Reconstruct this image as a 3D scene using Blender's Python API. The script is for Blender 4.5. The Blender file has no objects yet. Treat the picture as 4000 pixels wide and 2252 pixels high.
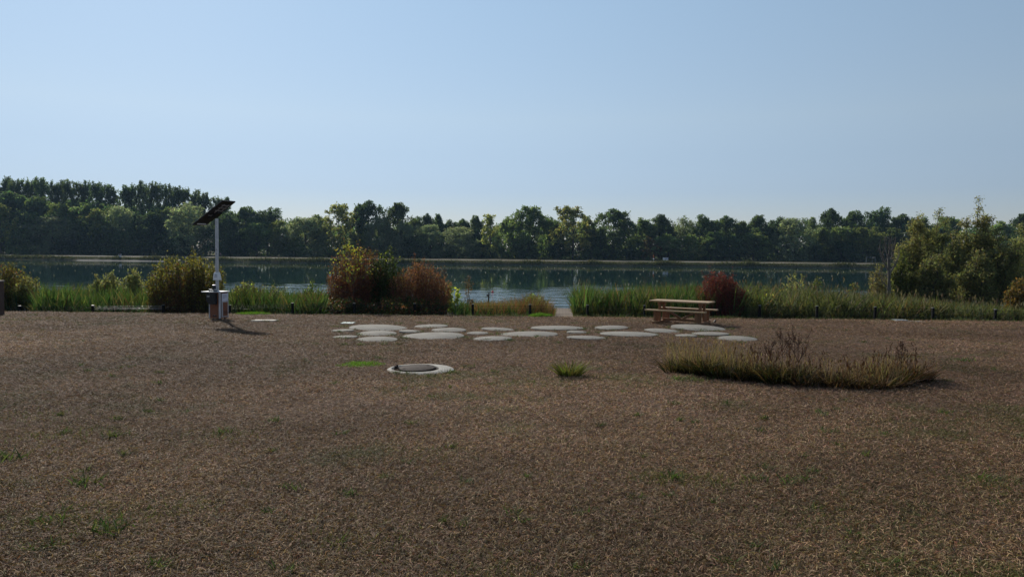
import bpy, bmesh, math, random
import numpy as np
from mathutils import Matrix, Vector

S = bpy.context.scene
COL = S.collection
R = math.radians
rng = np.random.default_rng(7)
random.seed(7)

# ------------------------------------------------------------------ camera
CAM_H = 1.6
PITCH, ROLL = 2.86, 0.54
cd = bpy.data.cameras.new('camera')
cam = bpy.data.objects.new('camera', cd)
COL.objects.link(cam)
cd.sensor_width = 36.0
cd.lens = 27.0
cd.clip_start = 0.05
cd.clip_end = 5000.0
CM = Matrix.Rotation(R(90 - PITCH), 4, 'X') @ Matrix.Rotation(R(ROLL), 4, 'Z')
cam.matrix_world = Matrix.Translation((0, 0, CAM_H)) @ CM
S.camera = cam

# ------------------------------------------------------------------ sky and sun
SUN_EL, SUN_AZ = 28.0, -27.0          # azimuth measured from +Y, negative to the left
w = bpy.data.worlds.new('World')
S.world = w
w.use_nodes = True
nt = w.node_tree
nt.nodes.clear()
sky = nt.nodes.new('ShaderNodeTexSky')
sky.sky_type = 'NISHITA'
sky.sun_disc = False
sky.sun_elevation = R(SUN_EL)
sky.sun_rotation = R(SUN_AZ)
sky.altitude = 50
sky.air_density = 1.0
sky.dust_density = 0.03
sky.ozone_density = 2.0
bg = nt.nodes.new('ShaderNodeBackground')
bg.inputs['Strength'].default_value = 0.10
wo = nt.nodes.new('ShaderNodeOutputWorld')
# thick late-summer air: the band just above the horizon is duller and bluer than the clear-air model
tc = nt.nodes.new('ShaderNodeTexCoord')
sx_ = nt.nodes.new('ShaderNodeSeparateXYZ')
rp = nt.nodes.new('ShaderNodeValToRGB')
mxs = nt.nodes.new('ShaderNodeMix')
mxs.data_type = 'RGBA'
mxs.blend_type = 'MULTIPLY'
mxs.inputs['Factor'].default_value = 1.0
nt.links.new(tc.outputs['Generated'], sx_.inputs[0])
nt.links.new(sx_.outputs['Z'], rp.inputs['Fac'])
els = [(0.0, (0.56, 0.57, 0.74)), (0.04, (0.60, 0.60, 0.76)), (0.075, (0.65, 0.645, 0.79)), (0.12, (0.84, 0.775, 0.82)), (0.165, (1.08, 0.94, 0.88)), (0.30, (1.42, 1.25, 1.08)), (0.5, (1.42, 1.25, 1.08))]
while len(rp.color_ramp.elements) < len(els):
    rp.color_ramp.elements.new(0.9)
for e, (p_, c_) in zip(rp.color_ramp.elements, els):
    e.position = p_
    e.color = (*c_, 1)
nt.links.new(sky.outputs[0], mxs.inputs[6])
nt.links.new(rp.outputs['Color'], mxs.inputs[7])
nt.links.new(mxs.outputs[2], bg.inputs['Color'])
nt.links.new(bg.outputs[0], wo.inputs['Surface'])
sd = bpy.data.lights.new('sun', 'SUN')
sd.energy = 5.0
sd.angle = R(0.53)
sd.color = (1.0, 0.93, 0.83)
so = bpy.data.objects.new('sun', sd)
COL.objects.link(so)
sdir = Vector((math.sin(R(SUN_AZ)) * math.cos(R(SUN_EL)), math.cos(R(SUN_AZ)) * math.cos(R(SUN_EL)), math.sin(R(SUN_EL))))
so.rotation_euler = sdir.to_track_quat('Z', 'Y').to_euler()
so.location = sdir * 50
vs = S.view_settings
vs.view_transform = 'Standard'
vs.look = 'None'
vs.gamma = 1
vs.exposure = 0.0
S.cycles.max_bounces = 8
S.cycles.transparent_max_bounces = 8
S.cycles.volume_bounces = 0
S.cycles.use_denoising = True

# ------------------------------------------------------------------ measuring helpers
CR = np.array(CM.to_3x3())


def P(px, py, d):
    """world point seen at photo pixel (px, py) at ground distance y = d"""
    v = CR @ np.array([(px - 2000) / 3000.0, -(py - 1126) / 3000.0, -1.0])
    v = v / v[1] * d
    return np.array([v[0], v[1], v[2] + CAM_H])


def G(px, py):
    """point of the sloping lawn (z = -0.03 y) under photo pixel (px, py)"""
    v = CR @ np.array([(px - 2000) / 3000.0, -(py - 1126) / 3000.0, -1.0])
    k = CAM_H / (-v[2] - 0.03 * v[1])
    p = v * k
    return np.array([p[0], p[1], -0.03 * p[1]])


_ng = {}


def vnoise(x, y, scale, seed=0):
    """smooth value noise in 0..1"""
    x = np.asarray(x, float) / scale
    y = np.asarray(y, float) / scale
    if seed not in _ng:
        _ng[seed] = np.random.default_rng(1000 + seed).random((256, 256))
    g = _ng[seed]
    xi, yi = np.floor(x).astype(int), np.floor(y).astype(int)
    fx, fy = x - xi, y - yi
    fx, fy = fx * fx * (3 - 2 * fx), fy * fy * (3 - 2 * fy)
    a, b = g[xi % 256, yi % 256], g[(xi + 1) % 256, yi % 256]
    c, d = g[xi % 256, (yi + 1) % 256], g[(xi + 1) % 256, (yi + 1) % 256]
    return (a * (1 - fx) + b * fx) * (1 - fy) + (c * (1 - fx) + d * fx) * fy


WATER_Z = -3.7
LAWN_END = 28.3


def shore_far(x):
    return 274 + np.maximum(0, -np.asarray(x, float) - 60) * 0.1


_py = np.array([-60, 0, 28.3, 29.2, 31, 71, 90, 252, 272, 273.4, 274.3, 277, 283, 325, 400, 900])
_pz = np.array([1.8, 0, -0.849, -0.95, -1.06, -3.72, -5.4, -5.4, -4.0, -3.8, -2.95, -2.3, -2.02, -1.98, -1.7, -1.5])


def gz(x, y):
    x = np.asarray(x, float)
    y = np.asarray(y, float)
    sh = np.where(y > 150, shore_far(x) - 274, 0)
    z = np.interp(y - sh, _py, _pz)
    m = np.clip((29.0 - y) / 3, 0, 1)
    z = z + m * (0.03 * (vnoise(x, y, 3.1, 1) - 0.5) + 0.025 * (vnoise(x, y, 0.9, 2) - 0.5) + 0.018 * (vnoise(x, y, 0.42, 3) - 0.5))
    drop = np.clip((-x - 6) / 5, 0, 1) * np.clip((y - 28.2) / 1.0, 0, 1) * np.clip((45 - y) / 10, 0, 1)
    return z - 0.16 * drop


# ------------------------------------------------------------------ object helpers
def tag(o, label=None, cat=None, group=None, kind=None):
    if label:
        o['label'] = label
    if cat:
        o['category'] = cat
    if group:
        o['group'] = group
    if kind:
        o['kind'] = kind
    return o


def empty(name, loc, label, cat, rz=0.0, group=None):
    o = bpy.data.objects.new(name, None)
    o.empty_display_size = 0.2
    COL.objects.link(o)
    o.location = loc
    o.rotation_euler = (0, 0, rz)
    return tag(o, label, cat, group)


def link(name, me, mat=None, parent=None, loc=None, rz=0.0):
    o = bpy.data.objects.new(name, me)
    COL.objects.link(o)
    if mat is not None and not me.materials:
        me.materials.append(mat)
    if parent is not None:
        o.parent = parent
    if loc is not None:
        o.location = loc
    if rz:
        o.rotation_euler = (0, 0, rz)
    return o


def npmesh(name, V, F, col=None, smooth=False):
    me = bpy.data.meshes.new(name)
    V = np.asarray(V, np.float32)
    F = np.asarray(F, np.int32)
    n, k = F.shape
    me.vertices.add(len(V))
    me.vertices.foreach_set('co', V.ravel())
    me.loops.add(n * k)
    me.loops.foreach_set('vertex_index', F.ravel())
    me.polygons.add(n)
    me.polygons.foreach_set('loop_start', np.arange(0, n * k, k, dtype=np.int32))
    if smooth:
        me.polygons.foreach_set('use_smooth', np.ones(n, bool))
    me.update(calc_edges=True)
    if col is not None:
        a = me.attributes.new('col', 'FLOAT_COLOR', 'FACE')
        c = np.ones((n, 4), np.float32)
        c[:, :3] = col
        a.data.foreach_set('color', c.ravel())
    return me


def unit(v):
    return v / np.maximum(np.linalg.norm(v, axis=-1, keepdims=True), 1e-9)


def rand_dirs(n, r=None):
    return unit((r or rng).normal(size=(n, 3)))


def pick(n, cols, r=None, var=0.25):
    """n random colours out of [(rgb, weight), ...] with some spread in value"""
    r = r or rng
    C = np.array([c for c, _ in cols], float)
    wt = np.array([x for _, x in cols], float)
    i = r.choice(len(C), n, p=wt / wt.sum())
    return np.clip(C[i] * (1 + var * r.normal(size=(n, 1))).clip(0.35, 1.8) * (1 + 0.08 * r.normal(size=(n, 3))), 0.003, 0.9)


def leaves(C, A, B):
    """rhombic leaves: centre base C, length vector A, width vector B"""
    n = len(C)
    V = np.stack([C, C + A * 0.5 + B * 0.5, C + A, C + A * 0.5 - B * 0.5], 1).reshape(-1, 3)
    return V, np.arange(4 * n).reshape(n, 4)


def strips(base, az, h, lean, bend, width, segs=3, face=None, r=None):
    """grass blades or reeds: tapering strips rising from base"""
    r = r or rng
    n = len(base)
    t = np.linspace(0, 1, segs + 1)
    d = np.stack([np.cos(az), np.sin(az), np.zeros(n)], 1)
    if face is None:
        face = r.uniform(0, 2 * np.pi, n)
    wv = np.stack([np.cos(face), np.sin(face), np.zeros(n)], 1)
    out = lean[:, None] * t + bend[:, None] * t ** 2
    up = np.sqrt(np.maximum(0.05, 1 - (lean[:, None] * 0.6) ** 2)) * (t - 0.35 * np.abs(bend[:, None]) * t ** 3)
    ctr = base[:, None, :] + d[:, None, :] * (out * h[:, None])[..., None] + np.array([0, 0, 1.0]) * (up * h[:, None])[..., None]
    ww = width[:, None] * (1 - 0.92 * t[None, :] ** 1.6) * 0.5
    L = ctr - wv[:, None, :] * ww[..., None]
    Rr = ctr + wv[:, None, :] * ww[..., None]
    V = np.stack([L, Rr], 2).reshape(-1, 3)
    m = 2 * (segs + 1)
    s = np.arange(segs) * 2
    F = (np.arange(n)[:, None, None] * m + np.stack([s, s + 1, s + 3, s + 2], 1)[None]).reshape(-1, 4)
    return V, F


def joinm(parts):
    """[(V, F, col)] -> one"""
    Vs, Fs, Cs, k = [], [], [], 0
    for V, F, c in parts:
        Vs.append(V)
        Fs.append(F + k)
        Cs.append(np.broadcast_to(c, (len(F), 3)))
        k += len(V)
    return np.concatenate(Vs), np.concatenate(Fs), np.concatenate(Cs)


def tubes(lines, n=6):
    """[(points (k,3), radii (k,))] -> quads"""
    Vs, Fs, k0 = [], [], 0
    for pts, rad in lines:
        pts = np.asarray(pts, float)
        rad = np.asarray(rad, float)
        k = len(pts)
        tan = unit(np.gradient(pts, axis=0))
        ref = np.array([1.0, 0, 0]) if abs(tan[0][2]) > 0.7 else np.array([0, 0, 1.0])
        u = unit(np.cross(tan, ref))
        v = np.cross(tan, u)
        a = np.linspace(0, 2 * np.pi, n, endpoint=False)
        ring = pts[:, None, :] + rad[:, None, None] * (np.cos(a)[None, :, None] * u[:, None, :] + np.sin(a)[None, :, None] * v[:, None, :])
        Vs.append(ring.reshape(-1, 3))
        i = np.arange(k - 1)[:, None] * n
        j = np.arange(n)[None, :]
        jn = (j + 1) % n
        Fs.append((k0 + np.stack([i + j, i + jn, i + n + jn, i + n + j], -1)).reshape(-1, 4))
        k0 += k * n
    return np.concatenate(Vs), np.concatenate(Fs)


class MB:
    """collects bevelled boxes, cylinders and tubes into one mesh"""

    def __init__(self):
        self.bm = bmesh.new()

    def box(self, c, s, rot=None, bev=0.004):
        M = Matrix.Translation(c) @ (rot.to_4x4() if rot is not None else Matrix()) @ Matrix.Diagonal((s[0], s[1], s[2], 1))
        g = bmesh.ops.create_cube(self.bm, size=1.0, matrix=M)
        if bev:
            es = list({e for v in g['verts'] for e in v.link_edges})
            bmesh.ops.bevel(self.bm, geom=es, offset=bev, segments=1, affect='EDGES', profile=0.5)
        return self

    def bar(self, a, b, wd, th, bev=0.004):
        a, b = Vector(a), Vector(b)
        q = (b - a).to_track_quat('X', 'Z').to_matrix()
        return self.box((a + b) / 2, ((b - a).length, wd, th), q, bev)

    def cyl(self, a, b, r0, r1=None, n=20, bev=0.0):
        a, b = Vector(a), Vector(b)
        q = (b - a).to_track_quat('Z', 'Y').to_matrix().to_4x4()
        g = bmesh.ops.create_cone(self.bm, cap_ends=True, segments=n, radius1=r0, radius2=r0 if r1 is None else r1,
                                  depth=(b - a).length, matrix=Matrix.Translation((a + b) / 2) @ q)
        if bev:
            es = [e for e in {e for v in g['verts'] for e in v.link_edges} if len(e.link_faces) == 2 and e.calc_face_angle(0) > 0.8]
            bmesh.ops.bevel(self.bm, geom=es, offset=bev, segments=2, affect='EDGES', profile=0.5)
        return self

    def prism(self, pts, z0, z1, M=None, bev=0.0):
        vs = [self.bm.verts.new((p[0], p[1], z0)) for p in pts]
        f = self.bm.faces.new(vs)
        e = bmesh.ops.extrude_face_region(self.bm, geom=[f])
        nv = [x for x in e['geom'] if isinstance(x, bmesh.types.BMVert)]
        bmesh.ops.translate(self.bm, verts=nv, vec=(0, 0, z1 - z0))
        if bev:
            top = [x for x in e['geom'] if isinstance(x, bmesh.types.BMFace)]
            es = list({ed for t in top for ed in t.edges})
            r = bmesh.ops.bevel(self.bm, geom=es, offset=bev, segments=2, affect='EDGES', profile=0.5)
            nv = list({v for v in nv if v.is_valid} | set(r['verts']))
        if M is not None:
            bmesh.ops.transform(self.bm, matrix=M, verts=[v for v in set(vs) | set(nv) if v.is_valid])
        return self

    def tube(self, pts, rad, n=8):
        V, F = tubes([(pts, rad)], n)
        vs = [self.bm.verts.new(v) for v in V]
        for f in F:
            self.bm.faces.new([vs[i] for i in f])
        for ring in (vs[:n], vs[-n:][::-1]):
            self.bm.faces.new(ring[::-1])
        return self

    def build(self, name, mat, parent=None, loc=None, rz=0.0, smooth=False):
        bmesh.ops.recalc_face_normals(self.bm, faces=self.bm.faces)
        me = bpy.data.meshes.new(name)
        self.bm.to_mesh(me)
        self.bm.free()
        if smooth:
            me.polygons.foreach_set('use_smooth', np.ones(len(me.polygons), bool))
            me.set_sharp_from_angle(angle=R(35))
        return link(name, me, mat, parent, loc, rz)


# ------------------------------------------------------------------ materials
class NT:
    def __init__(self, name):
        self.m = bpy.data.materials.new(name)
        self.m.use_nodes = True
        self.t = self.m.node_tree
        self.t.nodes.clear()
        self.out = self.t.nodes.new('ShaderNodeOutputMaterial')

    def n(self, typ, **kw):
        nd = self.t.nodes.new('ShaderNode' + typ)
        for k, v in kw.items():
            if k.startswith('_'):
                setattr(nd, k[1:], v)
        return nd

    def set(self, sock, v):
        if hasattr(v, 'links') or hasattr(v, 'is_output'):
            self.t.links.new(v, sock)
        else:
            if isinstance(v, (tuple, list)) and len(v) == 3 and sock.type == 'RGBA':
                v = (*v, 1)
            sock.default_value = v

    def pos(self):
        return self.n('NewGeometry').outputs['Position']

    def obj(self):
        return self.n('TexCoord').outputs['Object']

    def noise(self, vec, scale, detail=4, rough=0.55, dist=0.0):
        nd = self.n('TexNoise')
        self.set(nd.inputs['Vector'], vec)
        nd.inputs['Scale'].default_value = scale
        nd.inputs['Detail'].default_value = detail
        nd.inputs['Roughness'].default_value = rough
        nd.inputs['Distortion'].default_value = dist
        return nd.outputs['Fac']

    def mapping(self, vec, scale=(1, 1, 1), rot=(0, 0, 0)):
        nd = self.n('Mapping')
        self.set(nd.inputs['Vector'], vec)
        nd.inputs['Scale'].default_value = scale
        nd.inputs['Rotation'].default_value = rot
        return nd.outputs[0]

    def ramp(self, fac, stops):
        nd = self.n('ValToRGB')
        self.set(nd.inputs['Fac'], fac)
        cr = nd.color_ramp
        while len(cr.elements) < len(stops):
            cr.elements.new(0.5)
        for e, (p, c) in zip(cr.elements, stops):
            e.position = p
            e.color = (*c, 1) if len(c) == 3 else c
        return nd.outputs['Color']

    def mix(self, fac, a, b, blend='MIX'):
        nd = self.n('Mix', _data_type='RGBA', _blend_type=blend)
        self.set(nd.inputs['Factor'], fac)
        self.set(nd.inputs['A'] if False else nd.inputs[6], a)
        self.set(nd.inputs[7], b)
        return nd.outputs[2]

    def math(self, op, a, b=0.0, c=None, clamp=False):
        nd = self.n('Math', _operation=op, _use_clamp=clamp)
        self.set(nd.inputs[0], a)
        self.set(nd.inputs[1], b)
        if c is not None:
            self.set(nd.inputs[2], c)
        return nd.outputs[0]

    def mapr(self, v, a, b, c=0.0, d=1.0):
        nd = self.n('MapRange')
        self.set(nd.inputs['Value'], v)
        for i, x in zip((1, 2, 3, 4), (a, b, c, d)):
            self.set(nd.inputs[i], x)
        return nd.outputs[0]

    def sep(self, v):
        nd = self.n('SeparateXYZ')
        self.set(nd.inputs[0], v)
        return nd.outputs

    def bump(self, h, strength, dist, normal=None):
        nd = self.n('Bump')
        self.set(nd.inputs['Height'], h)
        self.set(nd.inputs['Strength'], strength)
        self.set(nd.inputs['Distance'], dist)
        if normal is not None:
            self.set(nd.inputs['Normal'], normal)
        return nd.outputs[0]

    def bsdf(self, base, rough=0.6, metal=0.0, normal=None, spec=0.4, **kw):
        nd = self.n('BsdfPrincipled')
        self.set(nd.inputs['Base Color'], base)
        self.set(nd.inputs['Roughness'], rough)
        self.set(nd.inputs['Metallic'], metal)
        self.set(nd.inputs['Specular IOR Level'], spec)
        if normal is not None:
            self.set(nd.inputs['Normal'], normal)
        for k, v in kw.items():
            self.set(nd.inputs[k], v)
        return nd.outputs[0]

    def done(self, sh):
        self.t.links.new(sh, self.out.inputs['Surface'])
        return self.m


def foliage_mat(name, trans=0.35, rough=0.55, spec=0.25, boost=1.4, vary=0.0):
    k = NT(name)
    a = k.n('Attribute', _attribute_name='col').outputs['Color']
    if vary:
        oi = k.n('ObjectInfo').outputs['Random']
        hs = k.n('HueSaturation')
        k.set(hs.inputs['Hue'], k.mapr(oi, 0, 1, 0.5 - vary * 0.08, 0.5 + vary * 0.08))
        k.set(hs.inputs['Value'], k.mapr(k.math('FRACT', k.math('MULTIPLY', oi, 7.3)), 0, 1, 1 - vary, 1 + vary))
        k.set(hs.inputs['Color'], a)
        a = hs.outputs[0]
    p = k.bsdf(a, rough, spec=spec)
    t = k.n('BsdfTranslucent')
    k.set(t.inputs['Color'], k.mix(1.0, a, (boost, boost * 1.05, boost * 0.6), 'MULTIPLY'))
    mx = k.n('MixShader')
    mx.inputs[0].default_value = trans
    k.t.links.new(p, mx.inputs[1])
    k.t.links.new(t.outputs[0], mx.inputs[2])
    return k.done(mx.outputs[0])


def plain(name, c1, c2, scale=8.0, rough=0.6, metal=0.0, bump=0.0, spec=0.4, stretch=(1, 1, 1), bscale=None):
    k = NT(name)
    v = k.mapping(k.obj(), stretch)
    f = k.noise(v, scale, 5, 0.6)
    c = k.ramp(f, [(0.3, c1), (0.7, c2)])
    nrm = k.bump(k.noise(v, bscale or scale * 4, 4), 0.6, bump) if bump else None
    return k.done(k.bsdf(c, rough, metal, nrm, spec))


M = {}
M['tree'] = foliage_mat('tree_foliage', 0.50, 0.7, 0.1, 1.9, 0.22)
M['leaf'] = foliage_mat('shrub_foliage', 0.45, 0.6, 0.15, 1.6)
M['reed'] = foliage_mat('reed_blades', 0.35, 0.7, 0.12, 1.3)
M['straw'] = foliage_mat('dry_grass', 0.20, 0.7, 0.15, 1.2)
M['bark'] = plain('bark', (0.030, 0.024, 0.018), (0.075, 0.06, 0.045), 6, 0.9, bump=0.02, stretch=(3, 3, 0.6))
M['greybark'] = plain('grey_bark', (0.07, 0.06, 0.05), (0.15, 0.13, 0.11), 8, 0.9, bump=0.01, stretch=(3, 3, 0.6))
M['twig'] = plain('red_twigs', (0.06, 0.025, 0.018), (0.13, 0.05, 0.035), 9, 0.8)
M['concrete'] = None
M['steel'] = plain('galvanised_steel', (0.38, 0.39, 0.41), (0.52, 0.53, 0.55), 12, 0.42, 0.75, spec=0.5)
M['alu'] = plain('brushed_aluminium', (0.42, 0.43, 0.46), (0.55, 0.56, 0.59), 14, 0.4, 0.6, stretch=(1, 1, 0.1))
M['black'] = plain('black_plastic', (0.008, 0.008, 0.010), (0.016, 0.016, 0.018), 9, 0.45, spec=0.4)
M['postblack'] = plain('recycled_plastic_post', (0.006, 0.006, 0.007), (0.013, 0.012, 0.012), 14, 0.75, bump=0.004, spec=0.12)
M['panel'] = plain('panel_back', (0.010, 0.010, 0.012), (0.016, 0.016, 0.018), 5, 0.5)
M['rust'] = plain('rust_brown_laminate', (0.17, 0.062, 0.030), (0.23, 0.085, 0.042), 18, 0.6)
M['paper'] = plain('white_notice', (0.62, 0.63, 0.70), (0.70, 0.71, 0.78), 6, 0.6)
M['white'] = plain('white_plastic', (0.66, 0.66, 0.66), (0.78, 0.78, 0.77), 6, 0.4)
M['ink'] = plain('dark_print', (0.02, 0.02, 0.03), (0.04, 0.04, 0.06), 9, 0.6)
M['label'] = plain('grey_label', (0.25, 0.26, 0.25), (0.32, 0.33, 0.31), 9, 0.5)
M['darkgap'] = plain('dark_vent', (0.035, 0.014, 0.009), (0.05, 0.02, 0.012), 9, 0.7)
M['wire'] = plain('fence_wire', (0.020, 0.022, 0.022), (0.035, 0.037, 0.036), 9, 0.25, 0.85, spec=0.6)
M['rail'] = plain('glint_painted_wire', (0.55, 0.53, 0.50), (0.68, 0.66, 0.62), 9, 0.30, 1.0, spec=0.6)  # paler metal for one bay only, sun glint put into its colour
M['buoy'] = plain('buoy_yellow', (0.30, 0.25, 0.08), (0.40, 0.34, 0.14), 3, 0.45)
M['redbuoy'] = plain('buoy_red', (0.60, 0.03, 0.04), (0.70, 0.06, 0.06), 3, 0.4)
M['orange'] = plain('orange_paint', (0.55, 0.13, 0.03), (0.65, 0.19, 0.06), 3, 0.5)
M['maroon'] = plain('maroon_panel', (0.10, 0.015, 0.03), (0.14, 0.02, 0.04), 3, 0.5)
M['blue'] = plain('blue_numerals', (0.015, 0.05, 0.20), (0.02, 0.07, 0.26), 3, 0.5)
M['feather'] = plain('black_feathers', (0.006, 0.006, 0.007), (0.016, 0.015, 0.016), 30, 0.5, bump=0.002)
M['beak'] = plain('beak', (0.30, 0.15, 0.02), (0.38, 0.20, 0.03), 30, 0.5)
M['skin'] = plain('skin', (0.35, 0.20, 0.15), (0.42, 0.25, 0.19), 5, 0.6)
M['cloth'] = plain('dark_cloth', (0.02, 0.022, 0.03), (0.035, 0.04, 0.05), 5, 0.8)
M['shirt'] = plain('pink_grey_shirt', (0.30, 0.19, 0.19), (0.36, 0.24, 0.24), 5, 0.8)
M['rubber'] = plain('rubber', (0.012, 0.012, 0.012), (0.02, 0.02, 0.02), 5, 0.8)
M['oldwood'] = plain('weathered_post', (0.055, 0.034, 0.026), (0.10, 0.064, 0.048), 7, 0.85, bump=0.006, stretch=(4, 4, 0.5))
M['cutwood'] = plain('post_top', (0.22, 0.17, 0.13), (0.30, 0.24, 0.19), 9, 0.8)
M['slab'] = plain('pale_slab', (0.36, 0.32, 0.26), (0.46, 0.42, 0.35), 7, 0.85, bump=0.003)
M['greenplate'] = plain('pale_green_cover', (0.30, 0.40, 0.38), (0.40, 0.50, 0.47), 9, 0.6)
M['greyplate'] = plain('grey_cover', (0.24, 0.27, 0.26), (0.34, 0.36, 0.35), 9, 0.7)


def concrete_mat():
    k = NT('exposed_concrete')
    o = k.pos()
    a = k.noise(o, 3.0, 5, 0.6)
    b = k.noise(o, 160.0, 3, 0.7)
    c = k.ramp(a, [(0.3, (0.235, 0.22, 0.19)), (0.7, (0.34, 0.322, 0.285))])
    c = k.mix(0.55, c, k.ramp(b, [(0.35, (0.10, 0.10, 0.095)), (0.65, (0.52, 0.515, 0.50))]), 'OVERLAY')
    st = k.noise(o, 1.1, 5, 0.7, 0.6)
    c = k.mix(k.mapr(st, 0.52, 0.72, 0, 0.45), c, (0.17, 0.155, 0.13))
    return k.done(k.bsdf(c, 0.85, 0, k.bump(b, 0.5, 0.004), 0.08))


def wood_mat():
    k = NT('larch_wood')
    o = k.obj()
    v = k.mapping(o, (0.9, 9, 9))
    f = k.noise(v, 5, 6, 0.6, 0.8)
    c = k.ramp(f, [(0.25, (0.15, 0.064, 0.028)), (0.55, (0.26, 0.122, 0.052)), (0.8, (0.33, 0.175, 0.08))])
    return k.done(k.bsdf(c, 0.6, 0, k.bump(f, 0.4, 0.003), 0.35))


def wood_top_mat():
    k = NT('weathered_planks')
    o = k.obj()
    v = k.mapping(o, (0.9, 9, 9))
    f = k.noise(v, 5, 6, 0.6, 0.8)
    c = k.ramp(f, [(0.25, (0.32, 0.20, 0.095)), (0.55, (0.46, 0.31, 0.16)), (0.8, (0.54, 0.39, 0.22))])
    return k.done(k.bsdf(c, 0.55, 0, k.bump(f, 0.4, 0.002), 0.4))


def castiron_mat():
    k = NT('cast_iron_lid')
    o = k.obj()
    ch = k.n('TexChecker')
    k.set(ch.inputs['Vector'], k.mapping(o, (1, 1, 0.001), (0, 0, 0.6)))
    ch.inputs['Scale'].default_value = 26
    f = k.noise(o, 20, 5)
    c = k.ramp(f, [(0.3, (0.022, 0.016, 0.013)), (0.7, (0.060, 0.043, 0.034))])
    return k.done(k.bsdf(c, 0.85, 0.0, k.bump(ch.outputs['Fac'], 1.0, 0.008), 0.12))


M['concrete'] = concrete_mat()
M['wood'] = wood_mat()
M['planks'] = wood_top_mat()
M['iron'] = castiron_mat()


def ground_mat():
    k = NT('ground_cover')
    p = k.pos()
    x, y, z = k.sep(p)
    # dry lawn: brown thatch, straw and bare soil with green tinges
    n1 = k.noise(p, 0.35, 5, 0.6)
    n2 = k.noise(p, 9.0, 5, 0.65)
    n3 = k.noise(p, 60.0, 4, 0.7)
    thatch = k.ramp(n2, [(0.25, (0.060, 0.040, 0.029)), (0.5, (0.125, 0.085, 0.063)), (0.75, (0.21, 0.150, 0.110))])
    thatch = k.mix(0.6, thatch, k.ramp(n3, [(0.3, (0.16, 0.15, 0.14)), (0.7, (0.85, 0.82, 0.78))]), 'OVERLAY')
    thatch = k.mix(k.mapr(n1, 0.35, 0.7), thatch, (0.70, 0.66, 0.55), 'MULTIPLY')
    gm = k.mapr(k.noise(p, 0.8, 5, 0.7), 0.58, 0.72, 0, 0.5)
    lawn = k.mix(gm, thatch, (0.062, 0.068, 0.028))
    # lake shore: damp earth, and the sandy gap
    n4 = k.noise(p, 2.0, 5, 0.6)
    shore = k.ramp(n4, [(0.3, (0.035, 0.032, 0.018)), (0.7, (0.075, 0.065, 0.038))])
    off = k.math('ABSOLUTE', k.math('SUBTRACT', x, k.math('MULTIPLY', y, 0.068)))
    lim = k.math('ADD', k.math('MULTIPLY', y, 0.026), k.math('MULTIPLY', k.math('SUBTRACT', n4, 0.5), 1.2))
    sm = k.mapr(k.math('SUBTRACT', lim, off), -0.3, 0.3)
    sand = k.ramp(k.noise(p, 5, 6, 0.7), [(0.3, (0.19, 0.155, 0.125)), (0.7, (0.30, 0.255, 0.21))])
    shore = k.mix(sm, shore, sand)
    # far bank: dry grass with greener patches
    n5 = k.noise(p, 0.12, 5, 0.6)
    bank = k.ramp(n5, [(0.35, (0.035, 0.042, 0.015)), (0.5, (0.065, 0.062, 0.028)), (0.68, (0.13, 0.098, 0.060))])
    c = k.mix(k.mapr(k.math('ADD', y, k.math('MULTIPLY', n2, 0.6)), 28.5, 28.9), lawn, shore)
    c = k.mix(k.mapr(y, 150, 152), c, bank)
    nb = k.bump(n3, 0.7, 0.02, k.bump(n2, 0.8, 0.06))
    return k.done(k.bsdf(c, 0.98, 0, nb, 0.03))


def water_mat():
    k = NT('lake_water')
    p = k.pos()
    x, y, z = k.sep(p)
    # wind-rippled zone near our shore, calm water further out
    wob = k.noise(k.mapping(p, (0.045, 0.03, 1)), 1.0, 5, 0.65)
    lim = k.math('ADD', 40.0, k.math('MULTIPLY', wob, 125.0))
    rip = k.mapr(k.math('SUBTRACT', lim, y), -14, 26, 0.0, 1.0)
    w1 = k.noise(k.mapping(p, (0.22, 0.38, 1), (0, 0, 0.30)), 1.0, 3, 0.55, 0.5)
    w2 = k.noise(k.mapping(p, (0.6, 0.95, 1), (0, 0, -0.45)), 1.0, 3, 0.55)
    w3 = k.noise(k.mapping(p, (0.10, 0.25, 1)), 0.6, 3, 0.5)
    h = k.math('ADD', k.math('MULTIPLY', w1, 1.0), k.math('MULTIPLY', w2, 0.30))
    amp = k.math('ADD', 0.004, k.math('MULTIPLY', rip, 0.23))
    b = k.bump(h, 1.0, amp, k.bump(w3, 1.0, 0.02))
    return k.done(k.bsdf((0.014, 0.047, 0.040), 0.03, 0, b, 0.5, IOR=1.33))


M['ground'] = ground_mat()
M['water'] = water_mat()
M['path'] = plain('pale_gravel', (0.13, 0.12, 0.10), (0.34, 0.31, 0.27), 0.06, 0.95, spec=0.03)
M['sandstrip'] = plain('wet_sand', (0.06, 0.06, 0.05), (0.26, 0.25, 0.23), 0.10, 0.95, spec=0.03)

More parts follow.
